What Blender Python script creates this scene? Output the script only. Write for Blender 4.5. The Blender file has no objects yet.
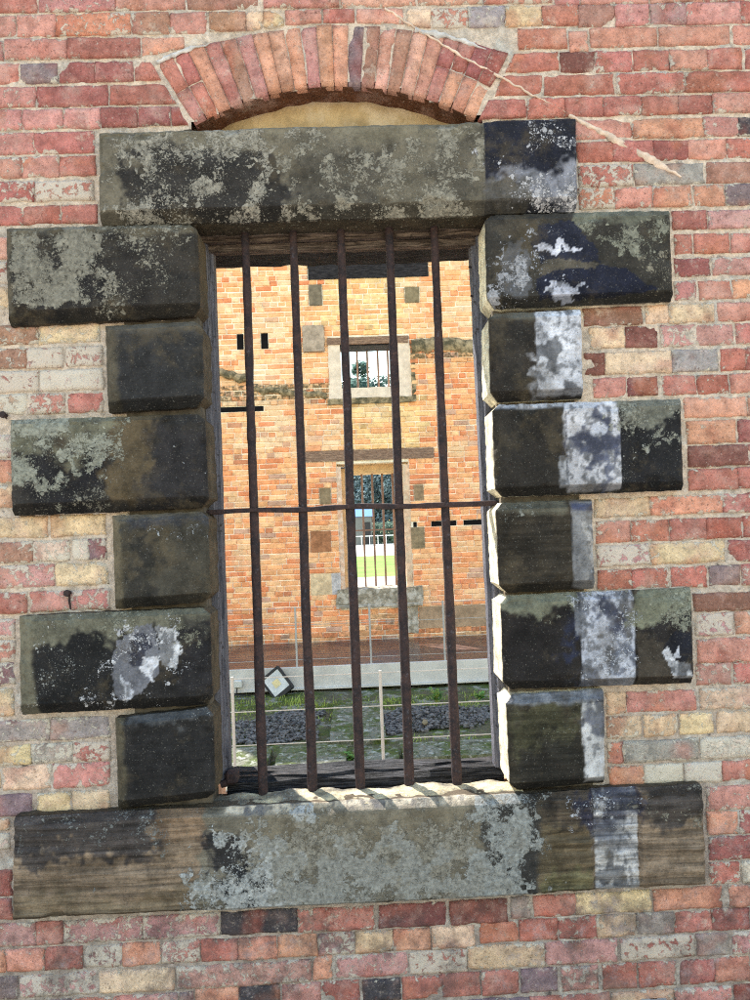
import bpy, math, random
import numpy as np
from mathutils import Matrix, Vector
random.seed(7); RNG = np.random.default_rng(7)
scene = bpy.context.scene
COL = scene.collection
# ------------------------------------------------------------------ camera
F, W0, H0, CAMY, CAMZ = 751.0, 750.0, 1000.0, -2.35, 1.6
YAW, PITCH, ROLL = (math.radians(v) for v in (1.573, 1.988, -2.223))
_f = np.array([math.sin(YAW)*math.cos(PITCH), math.cos(YAW)*math.cos(PITCH), math.sin(PITCH)])
_r = np.array([math.cos(YAW), -math.sin(YAW), 0.0]); _u = np.cross(_r, _f)
CR = math.cos(ROLL)*_r + math.sin(ROLL)*_u
CU = -math.sin(ROLL)*_r + math.cos(ROLL)*_u
def at(x, y, Y):
    """point of the vertical plane at depth Y seen at photo pixel x, y"""
    d = CR*(x-375)/F + CU*(500-y)/F + _f
    t = (Y-CAMY)/d[1]
    return d[0]*t, CAMZ + d[2]*t
def on_ground(x, y, z):
    d = CR*(x-375)/F + CU*(500-y)/F + _f
    t = (z-CAMZ)/d[2]
    return d[0]*t, CAMY + d[1]*t
cam = bpy.data.cameras.new('camera'); cam_o = bpy.data.objects.new('camera', cam); COL.objects.link(cam_o)
m = Matrix.Identity(4)
for i in range(3):
    m[i][0], m[i][1], m[i][2] = CR[i], CU[i], -_f[i]
m[0][3], m[1][3], m[2][3] = 0, CAMY, CAMZ
cam_o.matrix_world = m
cam.sensor_fit = 'VERTICAL'; cam.sensor_height = 36.0; cam.lens = F/H0*36.0
cam.clip_start = 0.05; cam.clip_end = 5000
scene.camera = cam_o

# ------------------------------------------------------------------ light
SUN_EL, SUN_AZ = math.radians(48), math.radians(-36)     # azimuth from +Y towards +X
world = bpy.data.worlds.new('World'); scene.world = world; world.use_nodes = True
wn = world.node_tree; wn.nodes.clear()
sky = wn.nodes.new('ShaderNodeTexSky'); sky.sky_type = 'NISHITA'; sky.sun_disc = False
sky.sun_elevation = SUN_EL; sky.sun_rotation = SUN_AZ % (2*math.pi)
sky.air_density = 2.0; sky.dust_density = 0.0; sky.ozone_density = 0.6
bg = wn.nodes.new('ShaderNodeBackground'); bg.inputs[1].default_value = 0.15
wo = wn.nodes.new('ShaderNodeOutputWorld')
wn.links.new(sky.outputs[0], bg.inputs[0]); wn.links.new(bg.outputs[0], wo.inputs[0])
sun = bpy.data.lights.new('sun', 'SUN'); sun.energy = 5.0; sun.angle = math.radians(0.5); sun.color = (1, .95, .87)
sun_o = bpy.data.objects.new('sun', sun); COL.objects.link(sun_o)
sd = Vector((math.sin(SUN_AZ)*math.cos(SUN_EL), math.cos(SUN_AZ)*math.cos(SUN_EL), math.sin(SUN_EL)))
sun_o.rotation_euler = sd.to_track_quat('Z', 'Y').to_euler(); sun_o.location = sd*30
scene.view_settings.view_transform = 'Standard'; scene.view_settings.look = 'None'; scene.view_settings.exposure = 0
scene.render.engine = 'CYCLES'; scene.cycles.film_exposure = 2.4
scene.cycles.use_denoising = False; scene.cycles.sample_clamp_indirect = 4.0; scene.cycles.filter_width = 1.1; scene.cycles.max_bounces = 8; scene.cycles.diffuse_bounces = 5

# ------------------------------------------------------------------ numeric helpers
def _hash(ix, iy, iz, seed):
    h = (ix*374761393 + iy*668265263 + iz*2147483647 + seed*1274126177) & 0xFFFFFFFF
    h = ((h ^ (h >> 13))*1274126177) & 0xFFFFFFFF
    h = ((h ^ (h >> 16))*2246822519) & 0xFFFFFFFF
    return ((h ^ (h >> 15)) & 0xFFFF)/65535.0
def vnoise(x, y, z, seed=0):
    x, y, z = np.broadcast_arrays(np.asarray(x, float), np.asarray(y, float), np.asarray(z, float))
    ix, iy, iz = (np.floor(v).astype(np.int64) for v in (x, y, z))
    fx, fy, fz = x-ix, y-iy, z-iz
    fx, fy, fz = (v*v*(3-2*v) for v in (fx, fy, fz))
    def L(a, b, t): return a+(b-a)*t
    c = lambda i, j, k: _hash(ix+i, iy+j, iz+k, seed)
    return L(L(L(c(0,0,0), c(1,0,0), fx), L(c(0,1,0), c(1,1,0), fx), fy), L(L(c(0,0,1), c(1,0,1), fx), L(c(0,1,1), c(1,1,1), fx), fy), fz)
def fbm(x, y, z, seed=0, o=4):
    s, a, f, n = 0, 1, 1, 0
    for i in range(o):
        s = s + a*vnoise(np.asarray(x)*f, np.asarray(y)*f, np.asarray(z)*f, seed+i*17); n += a; a *= .5; f *= 2.03
    return s/n
def sst(a, b, x):
    t = np.clip((x-a)/(b-a), 0, 1); return t*t*(3-2*t)
def lin(c):
    c = np.asarray(c, float)/255
    return np.where(c <= .04045, c/12.92, ((c+.055)/1.055)**2.4)
# ------------------------------------------------------------------ object helpers
def mesh_obj(name, V, Fc, mat, parent=None, smooth=False, attrs=None, sharp=None):
    me = bpy.data.meshes.new(name)
    me.from_pydata([tuple(map(float, v)) for v in V], [], [tuple(int(i) for i in f) for f in Fc])
    if attrs:
        for k, a in attrs.items():
            at_ = me.color_attributes.new(k, 'FLOAT_COLOR', 'POINT')
            at_.data.foreach_set('color', np.asarray(a, np.float32).ravel())
    if smooth: me.polygons.foreach_set('use_smooth', [True]*len(me.polygons))
    me.materials.append(mat); me.update()
    if sharp: me.set_sharp_from_angle(angle=math.radians(sharp))
    o = bpy.data.objects.new(name, me); COL.objects.link(o)
    if parent: o.parent = parent
    return o
class MB:
    """collects shapes that become one mesh"""
    def __init__(s): s.V = []; s.F = []
    def add(s, V, Fc):
        b = len(s.V); s.V += [tuple(v) for v in V]; s.F += [tuple(i+b for i in f) for f in Fc]; return s
    def box(s, x0, x1, y0, y1, z0, z1, bev=0.0, rot=None, org=None):
        b = min(bev, (x1-x0)*.45, (y1-y0)*.45, (z1-z0)*.45)
        if b <= 0:
            V = [(x, y, z) for x in (x0, x1) for y in (y0, y1) for z in (z0, z1)]
            Fc = [(0,1,3,2),(4,6,7,5),(0,4,5,1),(2,3,7,6),(0,2,6,4),(1,5,7,3)]
        else:
            V = []; 
            for sx in (0, 1):
                for sy in (0, 1):
                    for sz in (0, 1):
                        cx, cy, cz = (x0, x1)[sx], (y0, y1)[sy], (z0, z1)[sz]
                        dx, dy, dz = (b, -b)[sx], (b, -b)[sy], (b, -b)[sz]
                        V += [(cx, cy+dy, cz+dz), (cx+dx, cy, cz+dz), (cx+dx, cy+dy, cz)]
            I = lambda a, b_, c, k: (a*4+b_*2+c)*3+k
            Fc = [(I(0,0,0,0),I(0,0,1,0),I(0,1,1,0),I(0,1,0,0)), (I(1,0,0,0),I(1,1,0,0),I(1,1,1,0),I(1,0,1,0)),
                  (I(0,0,0,1),I(1,0,0,1),I(1,0,1,1),I(0,0,1,1)), (I(0,1,0,1),I(0,1,1,1),I(1,1,1,1),I(1,1,0,1)),
                  (I(0,0,0,2),I(0,1,0,2),I(1,1,0,2),I(1,0,0,2)), (I(0,0,1,2),I(1,0,1,2),I(1,1,1,2),I(0,1,1,2))]
            for a in (0, 1):
                for c in (0, 1):
                    Fc.append((I(0,a,c,1),I(0,a,c,2),I(1,a,c,2),I(1,a,c,1)))
                    Fc.append((I(a,0,c,0),I(a,0,c,2),I(a,1,c,2),I(a,1,c,0)))
                    Fc.append((I(a,c,0,0),I(a,c,0,1),I(a,c,1,1),I(a,c,1,0)))
                    for d in (0, 1): Fc.append((I(a,c,d,0),I(a,c,d,1),I(a,c,d,2)))
        if rot is not None:
            o = Vector(org); V = [tuple(o + rot @ (Vector(v)-o)) for v in V]
        return s.add(V, Fc)
    def tube(s, pts, radii, n=12, cap=True):
        P = [Vector(p) for p in pts]; V = []; Fc = []
        if not hasattr(radii, '__len__'): radii = [radii]*len(P)
        up = None
        for i, p in enumerate(P):
            t = (P[min(i+1, len(P)-1)]-P[max(i-1, 0)]).normalized()
            if up is None: up = t.orthogonal().normalized()
            up = (up - t*up.dot(t)).normalized(); sd_ = t.cross(up)
            for k in range(n):
                a = 2*math.pi*k/n; V.append(tuple(p + (up*math.cos(a)+sd_*math.sin(a))*radii[i]))
        for i in range(len(P)-1):
            for k in range(n):
                Fc.append((i*n+k, i*n+(k+1) % n, (i+1)*n+(k+1) % n, (i+1)*n+k))
        if cap: Fc += [tuple(range(n-1, -1, -1)), tuple((len(P)-1)*n+k for k in range(n))]
        return s.add(V, Fc)
    def build(s, name, mat, parent=None, smooth=False, sharp=None, attrs=None):
        o = mesh_obj(name, s.V, s.F, mat, parent, smooth, attrs, sharp)
        import bmesh
        bm = bmesh.new(); bm.from_mesh(o.data); bmesh.ops.recalc_face_normals(bm, faces=bm.faces); bm.to_mesh(o.data); bm.free()
        return o
def tag(o, label=None, cat=None, group=None, kind=None):
    if label: o['label'] = label
    if cat: o['category'] = cat
    if group: o['group'] = group
    if kind: o['kind'] = kind
    return o
def empty(name, label, cat, loc=(0, 0, 0), group=None):
    o = bpy.data.objects.new(name, None); o.empty_display_size = .1; COL.objects.link(o); o.location = loc
    return tag(o, label, cat, group)
def keep(o, root):
    """parent a mesh built in world coordinates to a root that stands elsewhere"""
    o.parent = root; o.matrix_parent_inverse = Matrix.Translation(-Vector(root.location)); return o

# ------------------------------------------------------------------ materials
class NT:
    def __init__(s, name, rough=.9, spec=.25):
        s.m = bpy.data.materials.new(name); s.m.use_nodes = True; s.t = s.m.node_tree; s.t.nodes.clear()
        s.b = s.n('ShaderNodeBsdfPrincipled'); s.o = s.n('ShaderNodeOutputMaterial'); s.l(s.b.outputs[0], s.o.inputs[0])
        s.b.inputs['Roughness'].default_value = rough; s.b.inputs['Specular IOR Level'].default_value = spec
        s.tc = s.n('ShaderNodeTexCoord').outputs['Object']
    def n(s, t): return s.t.nodes.new(t)
    def l(s, a, b): s.t.links.new(a, b)
    def put(s, inp, v):
        if isinstance(v, bpy.types.NodeSocket): s.l(v, inp)
        else: inp.default_value = v if not (isinstance(v, (tuple, list)) and len(v) == 3 and inp.type == 'RGBA') else (*v, 1)
    def attr(s, name):
        a = s.n('ShaderNodeVertexColor'); a.layer_name = name; return a.outputs[0], a.outputs[1]
    def map(s, scale=(1, 1, 1), loc=(0, 0, 0), rot=(0, 0, 0)):
        a = s.n('ShaderNodeMapping'); a.inputs[3].default_value = scale; a.inputs[1].default_value = loc; a.inputs[2].default_value = rot; s.l(s.tc, a.inputs[0]); return a.outputs[0]
    def noise(s, sc, det=4, rough=.55, vec=None, dist=0):
        a = s.n('ShaderNodeTexNoise'); a.inputs['Scale'].default_value = sc; a.inputs['Detail'].default_value = det; a.inputs['Roughness'].default_value = rough; a.inputs['Distortion'].default_value = dist
        s.l(vec or s.tc, a.inputs['Vector']); return a.outputs[0]
    def vor(s, sc, vec=None, out='Distance', feat='F1'):
        a = s.n('ShaderNodeTexVoronoi'); a.feature = feat; a.inputs['Scale'].default_value = sc; s.l(vec or s.tc, a.inputs['Vector']); return a
    def ramp(s, x, a, b, lo=0., hi=1.):
        r = s.n('ShaderNodeMapRange'); r.interpolation_type = 'SMOOTHSTEP'
        s.l(x, r.inputs[0]); s.put(r.inputs[1], a); s.put(r.inputs[2], b); s.put(r.inputs[3], lo); s.put(r.inputs[4], hi); return r.outputs[0]
    def math(s, op, a, b=0.):
        r = s.n('ShaderNodeMath'); r.operation = op; s.put(r.inputs[0], a); s.put(r.inputs[1], b); return r.outputs[0]
    def mix(s, f, a, b, mode='MIX'):
        r = s.n('ShaderNodeMix'); r.data_type = 'RGBA'; r.blend_type = mode
        s.put(r.inputs[0], f); s.put(r.inputs[6], a); s.put(r.inputs[7], b); return r.outputs[2]
    def grey(s, v):
        r = s.n('ShaderNodeCombineColor'); [s.put(r.inputs[i], v) for i in range(3)]; return r.outputs[0]
    def bump(s, h, dist=.004, strength=1., prev=None):
        r = s.n('ShaderNodeBump'); r.inputs['Distance'].default_value = dist; r.inputs['Strength'].default_value = strength
        s.l(h, r.inputs['Height']); 
        if prev: s.l(prev, r.inputs['Normal'])
        return r.outputs[0]
    def fin(s, col, normal=None, rough=None):
        s.put(s.b.inputs['Base Color'], col)
        if normal: s.l(normal, s.b.inputs['Normal'])
        if rough is not None: s.put(s.b.inputs['Roughness'], rough)
        return s.m

def mat_brick():
    t = NT('old_brick', .93, .15); c, fl = t.attr('Col')
    v = t.ramp(t.noise(24, 7, .7), .25, .75, .62, 1.38)
    c = t.mix(1, c, t.grey(v), 'MULTIPLY')
    c = t.mix(t.ramp(t.noise(9, 5, .65), .48, .70, 0, .45), c, (.70, .46, .40))                     # pale worn bloom
    c = t.mix(t.ramp(t.noise(55, 3, .6), .58, .72, 0, .45), c, (.16, .07, .06))                    # burnt specks
    c = t.mix(t.ramp(t.noise(170, 2, .5), .64, .72, 0, .6), c, (.05, .035, .03))                   # pits
    c = t.mix(t.ramp(t.noise(120, 5, .75), .57, .66, 0, .6), c, t.mix(1, c, (.30, .26, .26), 'MULTIPLY'))
    c = t.mix(t.ramp(t.noise(140, 5, .75, vec=t.map(loc=(9, 1, 4))), .58, .68, 0, .55), c, (.80, .68, .60))
    n1 = t.noise(42, 7, .72, dist=.5); th = t.math('SUBTRACT', .72, t.math('MULTIPLY', fl, .34))
    fm = t.ramp(t.math('SUBTRACT', n1, th), 0, .05)
    c = t.mix(t.math('MULTIPLY', fm, .85), c, (.72, .65, .56))
    sp = t.n('ShaderNodeSeparateXYZ'); t.l(t.tc, sp.inputs[0]); low = t.ramp(sp.outputs[2], .95, .35, .0, 1)
    c = t.mix(t.math('MULTIPLY', low, t.ramp(t.noise(7, 7, .72, vec=t.map(loc=(2, 2, 5))), .46, .64, 0, .62)), c, (.10, .075, .075))
    c = t.mix(t.math('MULTIPLY', low, t.ramp(t.noise(11, 7, .75, vec=t.map(loc=(6, 2, 1))), .52, .66, 0, .5)), c, (.46, .38, .40))
    c = t.mix(t.ramp(t.noise(2.2, 6, .68), .56, .74, 0, .45), c, (.20, .15, .13))
    c = t.mix(t.ramp(t.noise(13, 7, .75, vec=t.map(loc=(6, 8, 1))), .56, .68, 0, .45), c, (.80, .66, .56))
    h = t.math('ADD', t.math('MULTIPLY', t.noise(95, 8, .75), 1.0), t.math('MULTIPLY', t.noise(260, 3, .6), .4))
    h = t.math('ADD', h, t.math('MULTIPLY', fm, .18))
    return t.fin(c, t.bump(h, .008, 1.))
def mat_mortar():
    t = NT('lime_mortar', .97, .1)
    sp = t.n('ShaderNodeSeparateXYZ'); t.l(t.tc, sp.inputs[0])
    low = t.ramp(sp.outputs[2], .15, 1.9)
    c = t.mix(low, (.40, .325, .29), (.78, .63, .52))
    c = t.mix(t.ramp(t.noise(7, 4, .6), .42, .62, 0, .8), c, (.58, .50, .44))
    c = t.mix(t.ramp(t.noise(14, 5, .65), .54, .68, 0, .75), c, (.66, .62, .58))
    c = t.mix(t.ramp(t.noise(18, 5, .65, vec=t.map(loc=(3, 1, 2))), .60, .72, 0, .8), c, (.055, .05, .055))
    c = t.mix(1, c, t.grey(t.ramp(t.noise(60, 4, .6), .25, .75, .7, 1.25)), 'MULTIPLY')
    h = t.math('ADD', t.noise(90, 6, .7), t.math('MULTIPLY', t.noise(300, 2, .5), .5))
    return t.fin(c, t.bump(h, .010, 1.))
def mat_stone():
    t = NT('weathered_sandstone', .9, .2); c, st = t.attr('Col'); lc, ld = t.attr('Lich')
    c = t.mix(1, c, t.grey(t.ramp(t.noise(14, 10, .80), .3, .7, .50, 1.55)), 'MULTIPLY')
    c = t.mix(t.ramp(t.noise(150, 4, .7), .58, .68, 0, .55), c, (.016, .015, .016))
    c = t.mix(t.ramp(t.noise(210, 3, .7, vec=t.map(loc=(4, 7, 2))), .62, .70, 0, .5), c, (.30, .28, .25))
    c = t.mix(t.ramp(t.noise(5, 7, .75, vec=t.map(loc=(1, 7, 6))), .52, .66, 0, .45), c, (.115, .088, .055))
    # layered bedding
    sv = t.map(scale=(2.2, 2.2, 42), rot=(0, .03, 0)); s1 = t.noise(1.6, 6, .6, vec=sv, dist=.5)
    c = t.mix(st, c, t.mix(1, c, t.grey(t.ramp(s1, .35, .65, .5, 1.45)), 'MULTIPLY'))
    # lichen rosettes
    nz = t.n('ShaderNodeTexNoise'); nz.inputs['Scale'].default_value = 60; nz.inputs['Detail'].default_value = 4; t.l(t.tc, nz.inputs['Vector'])
    dv = t.n('ShaderNodeVectorMath'); dv.operation = 'MULTIPLY_ADD'; t.l(nz.outputs[1], dv.inputs[0]); dv.inputs[1].default_value = (.03,)*3; t.l(t.tc, dv.inputs[2])
    tot = None
    for sc, k in ((55, .8), (120, 1.0), (230, 1.0), (380, .8)):
        vv = t.vor(sc, vec=dv.outputs[0]); rnd = t.n('ShaderNodeSeparateColor'); t.l(vv.outputs[1], rnd.inputs[0])
        rad = t.math('MULTIPLY', t.math('SUBTRACT', t.math('MULTIPLY', ld, k*1.0), rnd.outputs[0]), 1.5)
        msk = t.ramp(t.math('SUBTRACT', rad, vv.outputs[0]), 0, .08)
        msk = t.math('MULTIPLY', msk, t.ramp(rnd.outputs[1], 0, 1, .60, 1.0))
        tot = msk if tot is None else t.math('MAXIMUM', tot, msk)
    patch = t.ramp(t.math('ADD', t.noise(70, 9, .80), t.math('MULTIPLY', ld, .36)), .74, .82, 0, .85)
    tot = t.math('MAXIMUM', tot, patch)
    gate = t.ramp(ld, .02, .08); tot = t.math('MULTIPLY', tot, gate)
    lcv = t.mix(1, lc, t.grey(t.ramp(t.noise(80, 5, .65), .25, .75, .6, 1.35)), 'MULTIPLY')
    c = t.mix(t.math('MULTIPLY', tot, .93), c, lcv)
    h = t.math('ADD', t.math('MULTIPLY', t.noise(30, 8, .72), .55), t.math('MULTIPLY', t.noise(190, 5, .7), .5))
    h = t.math('ADD', h, t.math('MULTIPLY', tot, .35))
    tool = t.noise(1.5, 3, .6, vec=t.map(scale=(14, 14, 130), rot=(0, .75, 0)))
    h = t.math('ADD', h, t.math('MULTIPLY', t.math('MULTIPLY', tool, t.ramp(t.noise(4, 3), .4, .6)), .45))
    h = t.math('ADD', h, t.math('MULTIPLY', t.math('MULTIPLY', st, s1), 1.1))
    return t.fin(c, t.bump(h, .007, 1.), t.ramp(t.noise(10, 3), .3, .7, .72, .95))
def mat_rust():
    t = NT('rusted_iron', .75, .35)
    c = t.mix(t.ramp(t.noise(28, 6, .7), .35, .65), (.018, .013, .017), (.052, .028, .027))
    c = t.mix(t.ramp(t.noise(160, 3, .6), .55, .7, 0, .6), c, (.11, .055, .045))
    c = t.mix(t.ramp(t.noise(70, 4, .6, vec=t.map(loc=(5, 2, 1))), .6, .7, 0, .5), c, (.10, .095, .12))
    return t.fin(c, t.bump(t.math('ADD', t.noise(130, 6, .7), t.noise(45, 3)), .004, .9))
def mat_timber(name, a, b, sx=(3, 30, 30), loose=.7, rough=.85):
    t = NT(name, rough, .25); g = t.noise(3.2, 8, .65, vec=t.map(scale=sx), dist=.9)
    c = t.mix(t.ramp(g, .40, .64), a, b)
    c = t.mix(t.ramp(t.noise(30, 5, .65), .62, .75, 0, loose), c, tuple(v*.25 for v in a))
    return t.fin(c, t.bump(t.math('ADD', g, t.math('MULTIPLY', t.noise(90, 4), .3)), .012, 1.))
def mat_frame():
    t = NT('weathered_frame_paint', .85, .25); g = t.noise(4, 8, .65, vec=t.map(scale=(30, 30, 2)), dist=.4)
    c = t.mix(t.ramp(g, .3, .7), (.050, .050, .066), (.19, .185, .22))
    c = t.mix(t.ramp(t.noise(60, 5, .7), .56, .64, 0, .9), c, (.04, .035, .035))
    return t.fin(c, t.bump(t.math('ADD', g, t.noise(110, 4)), .006, .8))
def mat_plain(name, col, rough=.8, var=.25, sc=12, spec=.3, bump=.004, bsc=60, metal=0, c2=None):
    t = NT(name, rough, spec); v = t.noise(sc, 5, .6)
    c = t.mix(1, col, t.grey(t.ramp(v, .25, .75, 1-var, 1+var)), 'MULTIPLY')
    if c2: c = t.mix(t.ramp(t.noise(sc*.6, 5, .65, vec=t.map(loc=(7, 3, 9))), .45, .62, 0, .9), c, c2)
    t.b.inputs['Metallic'].default_value = metal
    return t.fin(c, t.bump(t.noise(bsc, 5, .65), bump, .8))
def mat_far_brick():
    t = NT('pale_orange_brick', .93, .15); c, fl = t.attr('Col')
    c = t.mix(1, c, t.grey(t.ramp(t.noise(13, 4, .65), .25, .75, .78, 1.22)), 'MULTIPLY')
    c = t.mix(t.ramp(t.noise(1.3, 4, .6), .52, .72, 0, .5), c, (.86, .66, .44))
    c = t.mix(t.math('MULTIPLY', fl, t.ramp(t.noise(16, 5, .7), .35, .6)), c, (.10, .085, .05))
    return t.fin(c, t.bump(t.noise(40, 5, .65), .012, .8))
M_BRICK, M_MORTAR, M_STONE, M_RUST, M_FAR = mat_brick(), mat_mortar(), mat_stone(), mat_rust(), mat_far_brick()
M_FRAME = mat_frame()
M_HEAD = mat_timber('brown_old_timber', (.055, .038, .030), (.21, .155, .125))
M_BLACKWOOD = mat_timber('black_timber', (.012, .010, .012), (.05, .045, .05))
M_SILLWOOD = mat_timber('tarred_sill_timber', (.002, .002, .003), (.075, .072, .078), sx=(2.4, 60, 60), rough=.6)
M_CORE = mat_plain('wall_core_brick', (.55, .36, .25), .95, .35, 9, .1, .01)

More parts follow.
